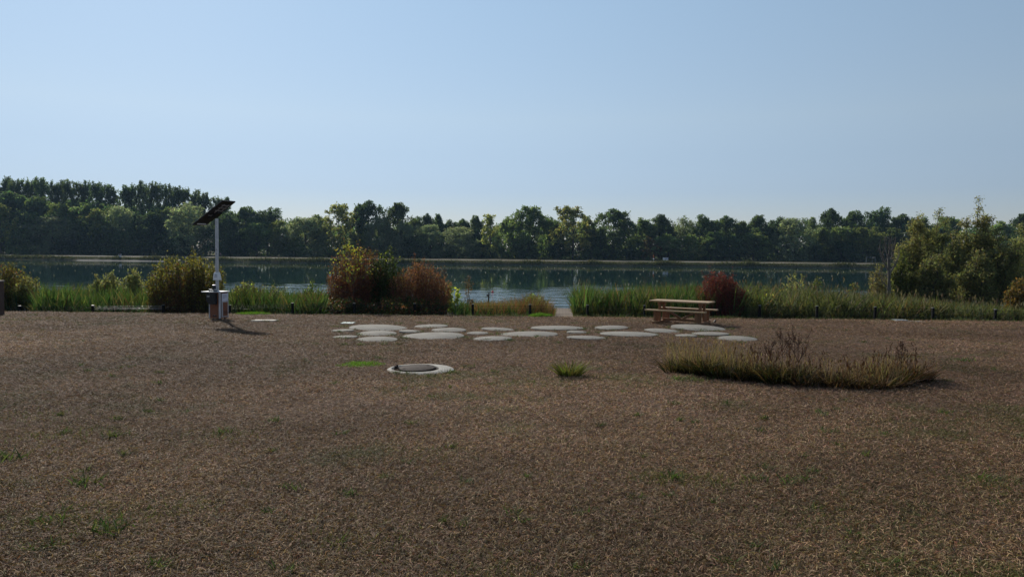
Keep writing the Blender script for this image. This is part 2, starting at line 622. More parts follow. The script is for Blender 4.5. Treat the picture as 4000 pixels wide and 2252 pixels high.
#@@SETTING
# ------------------------------------------------------------------ setting: ground, lake, paths
def ground():
    xs = np.concatenate([-np.geomspace(900, 36, 26), np.arange(-35, -20, 0.45), np.arange(-20, 20, 0.18), np.arange(20, 35.01, 0.45), np.geomspace(36, 900, 26)])
    ys = np.concatenate([[-60, -30, -12, -6], np.arange(-3, 2.9, 0.4), np.arange(3, 29.4, 0.18), np.arange(29.5, 34, 0.45), np.arange(34, 80, 1.5), [82, 86, 90, 120, 160, 149, 151, 200, 240, 252, 258],
                         np.arange(262, 300, 0.8), [304, 310, 318, 325, 340, 370, 400, 500, 700, 900, 1400, 2500]])
    ys = np.unique(ys)
    X, Y = np.meshgrid(xs, ys)
    Z = gz(X, Y)
    V = np.stack([X, Y, Z], -1).reshape(-1, 3)
    ny, nx = X.shape
    i = np.arange(ny - 1)[:, None] * nx + np.arange(nx - 1)[None]
    F = np.stack([i, i + 1, i + nx + 1, i + nx], -1).reshape(-1, 4)
    o = link('ground', npmesh('ground', V, F, smooth=True), M['ground'])
    tag(o, 'brown parched lawn running down to the lake shore', 'ground', kind='structure')


def ribbon(name, f0, f1, mat, x0, x1, lift, step=4.0):
    xs = np.arange(x0, x1 + 0.1, step)
    a = np.stack([xs, f0(xs)], 1)
    b = np.stack([xs, f1(xs)], 1)
    V = np.concatenate([np.c_[a, gz(a[:, 0], a[:, 1]) + lift], np.c_[b, gz(b[:, 0], b[:, 1]) + lift]])
    n = len(xs)
    i = np.arange(n - 1)
    F = np.stack([i, i + 1, i + n + 1, i + n], 1)
    return link(name, npmesh(name, V, F), mat)


ground()
wv = np.array([[-900, 60, WATER_Z], [900, 60, WATER_Z], [900, 345, WATER_Z], [-900, 345, WATER_Z]])
# the far shoreline bends away on the left, the sheet passes under the bank there
wo_ = link('lake_water', npmesh('lake_water', wv, np.array([[0, 1, 2, 3]])), M['water'])
tag(wo_, 'dark green lake between the reeds and the wooded far bank', 'water', kind='structure')
pt = ribbon('path', lambda x: shore_far(x) + 4.6 + 0.5 * np.sin(x * 0.05), lambda x: shore_far(x) + 7.4 + 0.5 * np.sin(x * 0.05), M['path'], -400, 400, 0.02)
tag(pt, 'pale gravel path along the far bank', 'path', kind='structure')
ss = ribbon('sand_strip', lambda x: shore_far(x) - 3.2 + 0.4 * np.sin(x * 0.3), lambda x: shore_far(x) - 0.5, M['sandstrip'], -160, -126, 0.35, 2.0)
tag(ss, 'thin strip of pale sand at the foot of the far bank', 'sand', kind='structure')


def bank_growth():
    """dark grass and low scrub overhanging the far water's edge"""
    r = np.random.default_rng(5)
    n = 26000
    x = r.uniform(-250, 250, n)
    dens = vnoise(x, x * 0, 7.0, 11) * 0.7 + vnoise(x, x * 0, 2.4, 12) * 0.3
    y = shore_far(x) + r.uniform(-0.6, 2.6, n)
    keep = r.random(n) < 0.4 + 0.9 * dens
    x, y, dens = x[keep], y[keep], dens[keep]
    n = len(x)
    h = (0.3 + 1.5 * dens ** 2) * r.uniform(0.6, 1.2, n)
    base = np.stack([x, y, gz(x, y) - 0.05], 1)
    V, F = strips(base, r.uniform(0, 6.28, n), h, r.uniform(0, 0.5, n), r.uniform(0, 0.4, n), r.uniform(0.12, 0.25, n), 2, r=r)
    c = np.repeat(pick(n, [((0.045, 0.055, 0.02), 3), ((0.075, 0.08, 0.028), 2), ((0.12, 0.10, 0.05), 1)], r), 2, 0)
    o = link('bank_grass', npmesh('bank_grass', V, F, c), M['reed'])
    tag(o, 'rough dark grass overhanging the edge of the far bank', 'grass', kind='stuff')


bank_growth()


def revetment():
    r = np.random.default_rng(6)
    m = []
    xs = np.arange(-230, 230, 1.3)
    for x in xs:
        x = x + r.uniform(-0.3, 0.3)
        y = float(shore_far(x)) - 0.9
        hh = r.uniform(0.25, 0.6)
        m.append((np.array([[x, y, WATER_Z - 0.4], [x + r.uniform(-0.04, 0.04), y, WATER_Z + hh]]), np.array([0.05, 0.045])))
    xs = np.arange(-230, 231, 5.0)
    m.append((np.stack([xs, shore_far(xs) - 0.8, np.full_like(xs, WATER_Z + 0.12)], 1), np.full(len(xs), 0.05)))
    V, F = tubes(m, 5)
    o = link('stake_revetment', npmesh('stake_revetment', V, F), M['greybark'])
    tag(o, 'row of thin grey stakes and rail edging the far bank at the waterline', 'revetment')


revetment()
# ------------------------------------------------------------------ far woodland
DARK = [((0.045, 0.068, 0.033), 3), ((0.063, 0.089, 0.039), 3), ((0.089, 0.111, 0.045), 1)]
MID = [((0.076, 0.110, 0.043), 3), ((0.110, 0.144, 0.054), 3), ((0.151, 0.169, 0.068), 1)]
OLIVE = [((0.124, 0.140, 0.049), 3), ((0.176, 0.176, 0.066), 2), ((0.088, 0.105, 0.039), 2)]
SILVER = [((0.146, 0.173, 0.109), 3), ((0.192, 0.219, 0.142), 3), ((0.100, 0.124, 0.077), 2)]
YELLOW = [((0.219, 0.219, 0.073), 3), ((0.155, 0.173, 0.062), 3), ((0.292, 0.265, 0.092), 1)]
RUSSET = [((0.162, 0.101, 0.052), 3), ((0.114, 0.089, 0.049), 3), ((0.097, 0.106, 0.049), 1)]


def crown(r, H, W, t0, prof, nl, lr, n, cols, size=(0.75, 0.45), stretch=1.0, droop=0.0, ab=(1.5, 1.3), shell=0.28, spread=0.82, nsub=7):
    """leaf cloud gathered in many uneven lobes, each a bunch of smaller clumps, inside a profile; base at z = 0"""
    t = r.beta(ab[0], ab[1], nl)
    env = prof(t) * W / 2
    rl = lr * W * r.uniform(0.55, 1.4, nl)
    ang = r.uniform(0, 2 * np.pi, nl)
    # a crown is never round: some sides reach out, others are bitten
    side = 1 + 0.20 * np.cos(2 * ang + r.uniform(0, 6)) + 0.14 * np.cos(3 * ang + r.uniform(0, 6)) + 0.10 * r.normal(size=nl)
    rad = np.maximum(env * side - rl * 0.5, 0) * np.sqrt(r.random(nl)) ** 0.6 / 0.82 * spread
    zc = H * (t0 + (1 - t0) * t) + 0.02 * H * r.normal(size=nl)
    zc = np.minimum(zc, H * (1 - 0.10 * r.random(nl)) - rl * stretch * 0.9)
    c0 = np.stack([rad * np.cos(ang), rad * np.sin(ang), zc], 1)
    # second generation of clumps on each lobe
    k = np.repeat(np.arange(nl), nsub)
    d2 = rand_dirs(nl * nsub, r)
    d2[:, 2] += 0.2
    d2 = unit(d2)
    c1 = c0[k] + d2 * (rl[k] * r.uniform(0.55, 1.1, nl * nsub))[:, None] * np.array([1, 1, stretch])
    r1 = rl[k] * r.uniform(0.28, 0.55, nl * nsub)
    i = r.choice(nl * nsub, n, p=r1 ** 2 / (r1 ** 2).sum())
    d = rand_dirs(n, r)
    d[:, 2] += 0.25
    d = unit(d)
    q = r1[i] * (1 - shell * np.abs(r.normal(size=n))) * r.uniform(0.8, 1.3, n)
    C = c1[i] + d * q[:, None] * np.array([1, 1, 0.6 + 0.4 * stretch])
    lo = H * t0 * 0.55
    C[:, 2] = np.where(C[:, 2] < lo, lo + r.uniform(0, 0.25, n) * H, C[:, 2])
    C[:, 2] = np.minimum(C[:, 2], H)
    A = rand_dirs(n, r)
    A[:, 2] = A[:, 2] * (1 - droop) - droop
    A = unit(A)
    B = unit(np.cross(A, rand_dirs(n, r)))
    s = r.uniform(0.6, 1.35, n)[:, None]
    V, F = leaves(C, A * s * size[0], B * s * size[1])
    lobe = r.normal(size=nl * nsub) * 0.10 + (r.normal(size=nl) * 0.12)[k]
    col = pick(n, cols, r, 0.18) * (1 + lobe[i])[:, None]
    return V, F, col, c0


def limbs(r, H, c0, r0, k=7, lean=0.0, zs=0.2):
    """tapered trunk and limbs reaching into the lobes"""
    L = []
    top = H * 0.82
    zz = np.linspace(-0.4, top, 7)
    trunk = np.stack([lean * zz + 0.15 * r.normal(size=7), 0.15 * r.normal(size=7), zz], 1)
    trunk[0, :2] = 0
    L.append((trunk, np.linspace(r0, r0 * 0.2, 7)))
    for j in r.choice(len(c0), min(k, len(c0)), replace=False):
        e = c0[j]
        z0 = max(H * zs, e[2] * 0.55) * r.uniform(0.7, 1.0)
        s = np.array([lean * z0, 0, z0])
        m = (s + e) / 2 + np.array([0, 0, -0.04 * H])
        L.append((np.stack([s, m, e]), np.array([r0 * 0.45, r0 * 0.28, r0 * 0.08])))
    return tubes(L, 6)


rd = lambda t: np.clip(np.sin(np.pi * np.clip(0.12 + 0.88 * t, 0.02, 0.985) ** 0.95), 0, 1) ** 0.5
poplar = lambda t: np.clip(1.05 - 0.55 * t ** 2.2, 0.1, 1) * np.clip(t * 5 + 0.45, 0, 1)
conic = lambda t: np.clip(1.0 - 0.75 * t, 0.1, 1) * np.clip(t * 4 + 0.5, 0, 1)
dome = lambda t: np.sqrt(np.clip(1 - t ** 2.2, 0.02, 1))
KIND = {}


def proto(key, H, W, variants, trunk_r, limbsN, **kw):
    out = []
    for v in range(variants):
        r = np.random.default_rng(abs(hash_(key)) + v * 17)
        V, F, c, c0 = crown(r, H, W, **kw)
        cm = npmesh(key + '_crown', V, F, c)
        cm.materials.append(M['tree'])
        tv, tf = limbs(r, H, c0, trunk_r, limbsN)
        tm = npmesh(key + '_trunk', tv, tf, smooth=True)
        tm.materials.append(M['bark'])
        out.append((cm, tm))
    KIND[key] = (H, W, out)


def hash_(s):
    h = 0
    for ch in s:
        h = (h * 31 + ord(ch)) % 99991
    return h


proto('poplar', 27, 9.5, 3, 0.35, 10, t0=0.16, prof=poplar, nl=62, lr=0.105, n=7800, cols=DARK, size=(0.55, 0.36), stretch=2.3, ab=(1.5, 1.1), shell=0.3)
proto('oak', 19, 15, 3, 0.45, 9, t0=0.07, prof=rd, nl=60, lr=0.125, n=12750, cols=DARK, size=(0.58, 0.40), stretch=0.85)
proto('mid', 17, 12, 3, 0.35, 9, t0=0.05, prof=rd, nl=52, lr=0.13, n=9600, cols=MID, size=(0.56, 0.38), stretch=0.95)
proto('olive', 15, 12, 2, 0.3, 8, t0=0.05, prof=rd, nl=50, lr=0.13, n=7500, cols=OLIVE, size=(0.62, 0.4))
proto('willow', 16, 15, 3, 0.4, 10, t0=0.05, prof=rd, nl=70, lr=0.105, n=10500, cols=SILVER, size=(0.7, 0.24), stretch=1.25, droop=0.45, ab=(1.3, 1.2))
proto('airy', 23, 12, 3, 0.32, 14, t0=0.14, prof=rd, nl=60, lr=0.095, n=6450, cols=YELLOW, size=(0.6, 0.42), stretch=1.3, shell=0.4, ab=(1.6, 1.2))
proto('narrow', 20, 7, 2, 0.25, 10, t0=0.08, prof=poplar, nl=40, lr=0.13, n=4500, cols=YELLOW, size=(0.55, 0.38), stretch=1.7, shell=0.35)
proto('bush', 7, 10, 3, 0.12, 7, t0=0.06, prof=dome, nl=30, lr=0.14, n=4800, cols=MID, size=(0.6, 0.4), ab=(1.0, 1.6))
proto('darkbush', 8, 11, 2, 0.12, 7, t0=0.06, prof=dome, nl=30, lr=0.14, n=5100, cols=DARK, size=(0.6, 0.4), ab=(1.0, 1.6))
proto('russet', 8, 8, 1, 0.15, 7, t0=0.10, prof=dome, nl=26, lr=0.14, n=3300, cols=RUSSET, size=(0.6, 0.4), ab=(1.0, 1.5))
_cnt = {}


def tree(key, px, top, wpx, d, label, group=None, name=None, cat='tree'):
    x = P(px, 1000, d)[0]
    z0 = float(gz(x, d)) - 0.1
    zt = P(px, top, d)[2]
    H, W, var = KIND[key]
    i = _cnt.get(key, 0)
    _cnt[key] = i + 1
    cm, tm = var[i % len(var)]
    nm = name or {'poplar': 'poplar_tree', 'oak': 'broadleaf_tree', 'mid': 'broadleaf_tree', 'olive': 'broadleaf_tree', 'willow': 'willow_tree',
                  'airy': 'slender_tree', 'narrow': 'slender_tree', 'bush': 'bush', 'darkbush': 'bush', 'russet': 'small_tree'}[key]
    if nm == 'bush':
        cat = 'bush'
    o = empty(nm, (x, d, z0), label, cat, (i * 2.399) % 6.28, group)
    sx = 1.15 * wpx / 3000 * d / W
    o.scale = (sx, sx, (zt - z0) / H)
    link('crown', cm, None, o)
    link('trunk', tm, None, o)
    return o


# plantation of poplars on the left
pl = [(-45, 700), (-10, 690), (30, 685), (66, 692), (100, 684), (135, 690), (170, 686), (204, 693), (240, 698), (275, 695), (310, 697), (345, 700), (380, 703), (415, 706), (445, 716), (495, 716),
      (530, 707), (565, 702), (600, 703), (630, 704), (662, 715), (695, 720), (728, 722), (765, 736), (802, 744), (842, 756), (878, 764)]
for j, (px, top) in enumerate(pl):
    tree('poplar', px, top + 4, 62, 352 + (j % 3) * 5, 'tall dark poplar in the plantation row above the left woods', 'poplars of the plantation row')

G2 = 'trees of the wood on the far bank'
T = [
    # key, px, top, width, distance, label
    ('oak', 40, 752, 190, 338, 'dark round tree below the poplars at the left edge'),
    ('oak', 160, 770, 170, 336, 'dark tree below the poplars, second from the left edge'),
    ('mid', 250, 790, 140, 334, 'dull green tree behind the pale spreading willow on the left'),
    ('mid', 330, 795, 150, 335, 'mid green tree just right of the spreading willow, below the poplars'),
    ('airy', 5, 786, 100, 323, 'yellow-green tree cut by the left edge of the photo'),
    ('willow', 205, 848, 185, 322, 'grey-green spreading willow with visible branches on the left bank'),
    ('bush', 75, 900, 95, 322, 'rounded bush left of the spreading grey-green willow'),
    ('darkbush', 325, 862, 120, 324, 'dark dome-shaped bush right of the spreading willow'),
    ('olive', 372, 818, 120, 328, 'olive tree with a yellowish top behind the dark dome bush'),
    ('willow', 468, 803, 115, 327, 'pale upright willow below the dip in the poplar row'),
    ('oak', 585, 826, 130, 328, 'dark rounded tree right of the pale upright willow'),
    ('darkbush', 412, 890, 140, 322, 'low dark bush in front of the pale upright willow'),
    ('darkbush', 560, 878, 140, 323, 'low broad dark bush above the small white marker'),
    ('mid', 660, 812, 120, 333, 'mid green tree tucked behind the big drooping willow'),
    ('willow', 738, 792, 190, 323, 'big pale drooping willow left of the solar pole'),
    ('oak', 885, 836, 130, 324, 'dark tree right behind the solar pole'),
    ('oak', 960, 808, 130, 334, 'dark tall tree right of the solar pole'),
    ('oak', 1045, 808, 135, 333, 'dark rounded tree, last of the dark group right of the solar pole'),
    ('mid', 1000, 868, 120, 323, 'green tree low in front of the dark pair right of the solar pole'),
    ('olive', 1105, 862, 100, 322, 'olive green tree above the left end of the red shrubs'),
    ('willow', 1195, 848, 170, 322, 'bushy grey-green willow left of the tall airy tree'),
    ('mid', 1243, 840, 100, 332, 'mid green tree between the bushy willow and the tall airy tree'),
    ('airy', 1322, 790, 125, 322, 'tall airy tree with a visible trunk above the red shrub'),
    ('oak', 1440, 786, 125, 330, 'tall dark round-headed tree right of the tall airy tree'),
    ('airy', 1398, 800, 70, 334, 'slim yellowish crown behind the tall round-headed tree'),
    ('oak', 1552, 792, 115, 330, 'tall full tree, rightmost of the three high crowns in the middle'),
    ('willow', 1480, 843, 105, 322, 'silver willow in front of the two tall round crowns'),
    ('willow', 1567, 866, 95, 322, 'silver willow leaning in front of the rightmost high crown'),
    ('olive', 1392, 910, 100, 321, 'low olive bush-like tree behind the yellow-leaved sapling'),
    ('darkbush', 1620, 925, 110, 321, 'dark bush right of the leaning silver willow'),
    ('oak', 1622, 842, 85, 338, 'small dark crown just right of the three high crowns'),
    ('oak', 1669, 836, 60, 342, 'dark pointed crown on the skyline, left of a pair'),
    ('oak', 1709, 836, 60, 342, 'dark pointed crown on the skyline, right of a pair'),
    ('oak', 1758, 855, 75, 338, 'low dark crown between the skyline pair and the narrow pale tree'),
    ('oak', 1808, 856, 70, 338, 'low dark crown above the broad silver willows'),
    ('oak', 1858, 842, 70, 340, 'dark crown left behind the narrow pale tree'),
    ('willow', 1680, 876, 125, 323, 'grey-green willow below the skyline pair of dark crowns'),
    ('willow', 1795, 884, 145, 322, 'broad silver willow left of the narrow pale tree'),
    ('narrow', 1915, 828, 72, 321, 'narrow pale yellow-green tree standing alone at the path'),
    ('mid', 1985, 848, 90, 330, 'mid green tree right of the narrow pale tree'),
    ('mid', 2068, 800, 130, 321, 'tall light-topped tree with a feathery crown near the middle'),
    ('oak', 2160, 846, 95, 335, 'dark tree between the feathery tree and the yellowish airy tree'),
    ('airy', 2238, 798, 140, 321, 'yellowish airy tree with bare lower trunk near the middle'),
    ('mid', 2300, 845, 80, 326, 'green tree close on the right of the yellowish airy tree'),
    ('oak', 2395, 818, 150, 322, 'large dark round oak right of the yellowish airy tree'),
    ('mid', 2505, 852, 110, 330, 'green tree directly right of the large dark oak'),
    ('oak', 2583, 838, 95, 332, 'dark crown above the white 1500 sign'),
    ('willow', 2668, 842, 80, 338, 'pale thin crown on the skyline right above the 1500 sign'),
    ('oak', 2750, 835, 105, 333, 'dark broad crown left above the table'),
    ('oak', 2832, 845, 95, 333, 'dark crown above the dark red shrub'),
    ('mid', 2893, 860, 70, 334, 'low green crown right above the dark red shrub'),
    ('oak', 2962, 841, 110, 332, 'dark crown left behind the silver round willow'),
    ('russet', 2545, 922, 75, 321, 'small reddish-brown tree left of the 1500 sign'),
    ('mid', 2610, 915, 110, 322, 'green lower tree behind the 1500 sign'),
    ('bush', 2695, 918, 110, 322, 'green bush-like tree right of the 1500 sign'),
    ('mid', 2775, 908, 100, 322, 'mid green lower tree above the picnic table end'),
    ('darkbush', 2850, 922, 110, 321, 'dark bush on the bank above the dark red shrub'),
    ('mid', 2945, 905, 110, 322, 'green lower tree left of the silver round willow'),
    ('oak', 3040, 845, 100, 332, 'dark crown directly behind the silver round willow'),
    ('willow', 3100, 850, 150, 321, 'silver round willow alone at the path on the right'),
    ('mid', 3165, 850, 60, 336, 'thin green crown right behind the silver round willow'),
    ('oak', 3240, 816, 95, 340, 'tall dark skyline crown, left of the high group on the right'),
    ('oak', 3330, 824, 120, 340, 'wide dark skyline crown, middle of the high group on the right'),
    ('oak', 3428, 806, 105, 340, 'highest dark skyline crown above the bare dead tree'),
    ('oak', 3520, 838, 110, 338, 'dark crown left behind the near willows'),
    ('mid', 3210, 890, 90, 323, 'green lower tree right of the silver round willow'),
    ('mid', 3285, 882, 110, 324, 'mid green tree below the high dark group on the right'),
    ('olive', 3370, 888, 120, 323, 'olive green tree left of the bare dead tree'),
    ('mid', 3465, 890, 120, 325, 'green tree behind the bare dead tree'),
    ('darkbush', 3300, 945, 120, 321, 'dark low bush by the grey frame on the far bank'),
    ('darkbush', 3180, 950, 100, 321, 'dark low bush just right of the silver round willow'),
    ('mid', 3600, 850, 130, 330, 'green tree half hidden by the left near willow'),
    ('mid', 3700, 842, 120, 332, 'green tree seen between the near willows'),
    ('mid', 3900, 865, 110, 330, 'green tree right behind the tallest near willow'),
    ('oak', 3985, 835, 90, 338, 'dark crown at the right edge of the photo'),
    ('darkbush', 2060, 940, 100, 321, 'dark bush under the tall feathery tree'),
    ('darkbush', 2180, 935, 100, 322, 'dark bush left of the yellowish airy tree'),
    ('darkbush', 2330, 930, 110, 322, 'dark bush between the airy tree and the large dark oak'),
    ('darkbush', 2470, 935, 100, 322, 'dark bush right under the large dark oak'),
    ('darkbush', 680, 930, 130, 321, 'dark bush at the foot of the big drooping willow'),
    ('darkbush', 930, 915, 120, 321, 'dark bush low on the bank right of the solar pole'),
    ('bush', 1150, 925, 90, 320, 'green bush at the foot of the bushy grey-green willow'),
    ('darkbush', 470, 905, 120, 321, 'dark bush at the foot of the pale upright willow'),
    ('darkbush', 250, 920, 120, 321, 'dark bush at the foot of the spreading willow'),
    ('darkbush', 1880, 940, 100, 323, 'dark bush behind the foot of the narrow pale tree'),
]
for a in T:
    tree(a[0], a[1], a[2], a[3], a[4], a[5], G2)


def woodland():
    """the closed wood behind the individual trees, one mass"""
    r = np.random.default_rng(77)
    parts = []
    prof_px = [(-700, 800), (0, 770), (500, 790), (900, 830), (1100, 850), (1250, 868), (1700, 865), (2100, 862), (2700, 860), (3200, 850), (3600, 852), (4200, 850), (4800, 850)]
    for row, d in enumerate((329, 338, 348, 366)):
        nl = 1300
        px = r.uniform(-900, 4900, nl)
        topp = np.interp(px, [p for p, _ in prof_px], [t for _, t in prof_px]) + (75, 26, 10, 6)[row] + (r.uniform(-14, 60, nl) if row == 0 else r.uniform(-6, 26, nl))
        zt = (965 - topp) * d / 3000 + 1.6 + 1.0
        x = (px - 2000) / 3000 * d
        rl = r.uniform(1.5, 2.8, nl)
        zc = np.where(r.random(nl) < 0.35, zt - 2.0, -1.5 + r.random(nl) ** 1.2 * (zt - 0.5))
        c0 = np.stack([x, d + r.normal(size=nl) * 2.5, zc], 1)
        n = 42000
        i = r.integers(0, nl, n)
        C = c0[i] + rand_dirs(n, r) * (rl[i] * r.uniform(0.6, 1.15, n))[:, None]
        C[:, 2] = np.maximum(C[:, 2], -2.0 + 0.6 * r.random(n))
        A = rand_dirs(n, r)
        B = unit(np.cross(A, rand_dirs(n, r)))
        V, F = leaves(C, A * 1.05, B * 0.75)
        lobe = 1 + 0.18 * r.normal(size=nl)
        parts.append((V, F, pick(n, DARK if row else MID, r, 0.2) * lobe[i][:, None]))
    V, F, c = joinm(parts)
    o = link('woodland', npmesh('woodland', V, F, c), M['tree'])
    tag(o, 'dark closed woodland behind the single trees on the far bank', 'woodland', kind='stuff')


woodland()
# ------------------------------------------------------------------ reeds and shrubs along the near shore
GREEN = [((0.042, 0.082, 0.024), 4), ((0.068, 0.112, 0.032), 3.5), ((0.110, 0.128, 0.040), 1.6), ((0.15, 0.125, 0.06), 0.9)]
YGREEN = [((0.085, 0.115, 0.025), 3), ((0.13, 0.13, 0.035), 3), ((0.06, 0.085, 0.022), 2), ((0.17, 0.12, 0.05), 1)]
PHRAG = [((0.080, 0.092, 0.034), 3), ((0.110, 0.115, 0.048), 3), ((0.055, 0.068, 0.025), 3), ((0.15, 0.12, 0.065), 1.3)]
REDLOW = [((0.20, 0.085, 0.045), 3), ((0.16, 0.11, 0.05), 3), ((0.12, 0.13, 0.04), 2)]
HORZ = lambda px: 976 + 0.0095 * (px - 2000)


def reedbed(name, label, cat, xs_px, tops, cols, n, d0, d1, seed, width=(0.02, 0.04), lean=0.35, bend=0.5, gapfn=None, hcap=2.6, low=0.6, segs=3):
    r = np.random.default_rng(seed)
    px = r.uniform(xs_px[0], xs_px[-1], n)
    d = d0 + (d1 - d0) * r.random(n) ** 1.25
    x = (px - 2000) / 3000 * d
    top = np.interp(px, xs_px, tops)
    zt = CAM_H - (top - HORZ(px)) * d / 3000
    z0 = gz(x, d)
    cl = vnoise(x, d, 1.1, seed)
    h = np.clip(zt - z0, 0.25, hcap) * (low + (1.08 - low) * r.random(n) ** 0.6) * (0.68 + 0.6 * cl)
    keep = (d < 71)
    if gapfn is not None:
        keep &= gapfn(px, d)
    x, d, z0, h = x[keep], d[keep], z0[keep], h[keep]
    n = len(x)
    base = np.stack([x, d, z0 - 0.05], 1)
    V, F = strips(base, r.uniform(0, 6.28, n), h, r.uniform(0, lean, n), r.uniform(0, bend, n), r.uniform(*width, n), segs, r=r)
    c = pick(n, cols, r, 0.22)
    # stands differ: some yellowed or dead and brown, some fresh and dark
    st = vnoise(x, d, 1.7, seed + 300) * 0.6 + vnoise(x, d, 0.6, seed + 301) * 0.4
    dead = r.random(n) < np.clip((st - 0.56) * 2.4, 0.04, 0.6)
    c = np.where(dead[:, None], pick(n, [((0.15, 0.115, 0.05), 3), ((0.10, 0.075, 0.038), 3), ((0.13, 0.13, 0.045), 2)], r), c)
    c = np.repeat(c * (0.6 + 0.8 * vnoise(x, d, 0.9, seed + 302))[:, None], segs, 0)
    return V, F, c, (x, d, z0, h)


def heads(x, d, z, size, cols, r, L=0.22):
    """seed heads and plumes: narrow upright leaf shapes"""
    n = len(x)
    A = unit(np.stack([r.normal(size=n) * 0.25, r.normal(size=n) * 0.25, np.ones(n)], 1)) * L
    B = unit(np.stack([np.cos(r.uniform(0, 6, n)), np.sin(r.uniform(0, 6, n)), np.zeros(n)], 1)) * size
    V, F = leaves(np.stack([x, d, z], 1), A, B)
    V2, F2 = leaves(np.stack([x, d, z], 1), A, np.cross(A / L, B))
    return joinm([(V, F, pick(n, cols, r)), (V2, F2, pick(n, cols, r))])


def stuff(name, parts, label, cat):
    V, F, c = joinm(parts)
    return tag(link(name, npmesh(name, V, F, c), M['reed']), label, cat, kind='stuff')


def clear(px, d):
    """no reeds where the shrubs stand at the front"""
    bad = np.zeros(len(px), bool)
    for a, b, dd in ((575, 880, 33.5), (1265, 1775, 36), (2705, 2925, 33), (-60, 130, 33)):
        bad |= (px > a) & (px < b) & (d < dd)
    return ~bad


# left bed: sword-leaved reeds between the left bushes and the red shrubs
a = reedbed('r', '', '', [-300, 0, 130, 250, 350, 600, 830, 900, 1000, 1060, 1150, 1240, 1300, 1340], [1110, 1115, 1120, 1112, 1115, 1120, 1140, 1125, 1120, 1130, 1135, 1125, 1140, 1180], GREEN, 12000, 30.2, 52, 21, (0.04, 0.095), 0.32, 0.45, gapfn=clear)
b = reedbed('r', '', '', [-300, 1340], [1165, 1165], GREEN, 5200, 29.8, 34, 22, (0.035, 0.08), 0.5, 0.7, hcap=1.1, gapfn=clear)
stuff('reeds', [a[:3], b[:3]], 'green sword-leaved reed bed between the lake and the lawn on the left', 'reeds')

# middle: low reeds right of the red shrubs
a = reedbed('r', '', '', [1340, 1760, 1800, 1900, 2000, 2080, 2130], [1190, 1185, 1168, 1172, 1180, 1185, 1215], GREEN, 3800, 30, 50, 23, (0.03, 0.075), 0.3, 0.4, gapfn=clear)
b = reedbed('r', '', '', [1830, 1950, 2010, 2090, 2150, 2170], [1180, 1165, 1150, 1142, 1170, 1200], REDLOW, 3600, 30.5, 38, 24, (0.012, 0.025), 0.5, 0.3, hcap=1.3)
stuff('reeds', [a[:3], b[:3]], 'low reddish and green marsh plants left of the sandy gap', 'reeds')

# right of the gap: upright cattails up to the dark red shrub
a = reedbed('r', '', '', [2243, 2262, 2330, 2420, 2520, 2620, 2720, 2860], [1130, 1112, 1122, 1128, 1118, 1113, 1112, 1112], GREEN, 9500, 30.2, 56, 25, (0.035, 0.08), 0.25, 0.4)
b = reedbed('r', '', '', [2243, 2900], [1175, 1175], YGREEN, 3200, 29.8, 34, 26, (0.03, 0.07), 0.5, 0.7, hcap=1.0, gapfn=clear)
x, d, z0, h = a[3]
r = np.random.default_rng(9)
q = r.choice(len(x), 110, replace=False)
hd = heads(x[q], d[q], z0[q] + h[q] * 1.02, 0.035, [((0.30, 0.26, 0.20), 2), ((0.12, 0.07, 0.04), 2)], r, 0.2)
stuff('reeds', [a[:3], b[:3], hd], 'upright green cattails between the sandy gap and the dark red shrub', 'reeds')

# far right: common reed with plumes, leaning right
a = reedbed('r', '', '', [2850, 2920, 3000, 3110, 3200, 3300, 3400, 3500, 3600, 3700, 3800, 3900, 4000, 4300],
            [1112, 1108, 1110, 1112, 1122, 1125, 1140, 1148, 1160, 1168, 1176, 1180, 1186, 1195], PHRAG, 12500, 30.2, 54, 27, (0.035, 0.09), 0.5, 0.75)
b = reedbed('r', '', '', [2850, 4300], [1185, 1205], PHRAG, 6500, 29.8, 35, 28, (0.03, 0.075), 0.6, 0.8, hcap=1.1)
x, d, z0, h = a[3]
q = r.choice(len(x), 420, replace=False)
hd = heads(x[q], d[q], z0[q] + h[q] * 0.95, 0.06, [((0.20, 0.165, 0.115), 2), ((0.15, 0.115, 0.08), 2)], r, 0.24)
stuff('reeds', [a[:3], b[:3], hd], 'yellow-green common reed with plumes behind the fence on the right', 'reeds')


def fringe():
    """low weeds and grass at the foot of the fence"""
    r = np.random.default_rng(31)
    n = 9000
    px = r.uniform(-100, 4150, n)
    d = 28.5 + np.abs(r.normal(size=n)) * 0.5
    x = (px - 2000) / 3000 * d
    f = vnoise(x, x * 0 + 3, 1.3, 33)
    k = (r.random(n) < f * 1.1)
    k &= ~((px > 2150) & (px < 2245))
    x, d, f = x[k], d[k], f[k]
    n = len(x)
    h = r.uniform(0.05, 0.14, n) + 0.16 * f ** 2 * r.random(n)
    V, F = strips(np.stack([x, d, gz(x, d) - 0.02], 1), r.uniform(0, 6.28, n), h, r.uniform(0, 0.7, n), r.uniform(0, 0.6, n), r.uniform(0.012, 0.035, n), 2, r=r)
    c = np.repeat(pick(n, [((0.06, 0.09, 0.03), 3), ((0.10, 0.12, 0.06), 2), ((0.15, 0.11, 0.06), 2)], r), 2, 0)
    stuff('weeds', [(V, F, c)], 'low green and greyish weeds growing along the foot of the fence', 'weeds')


fringe()


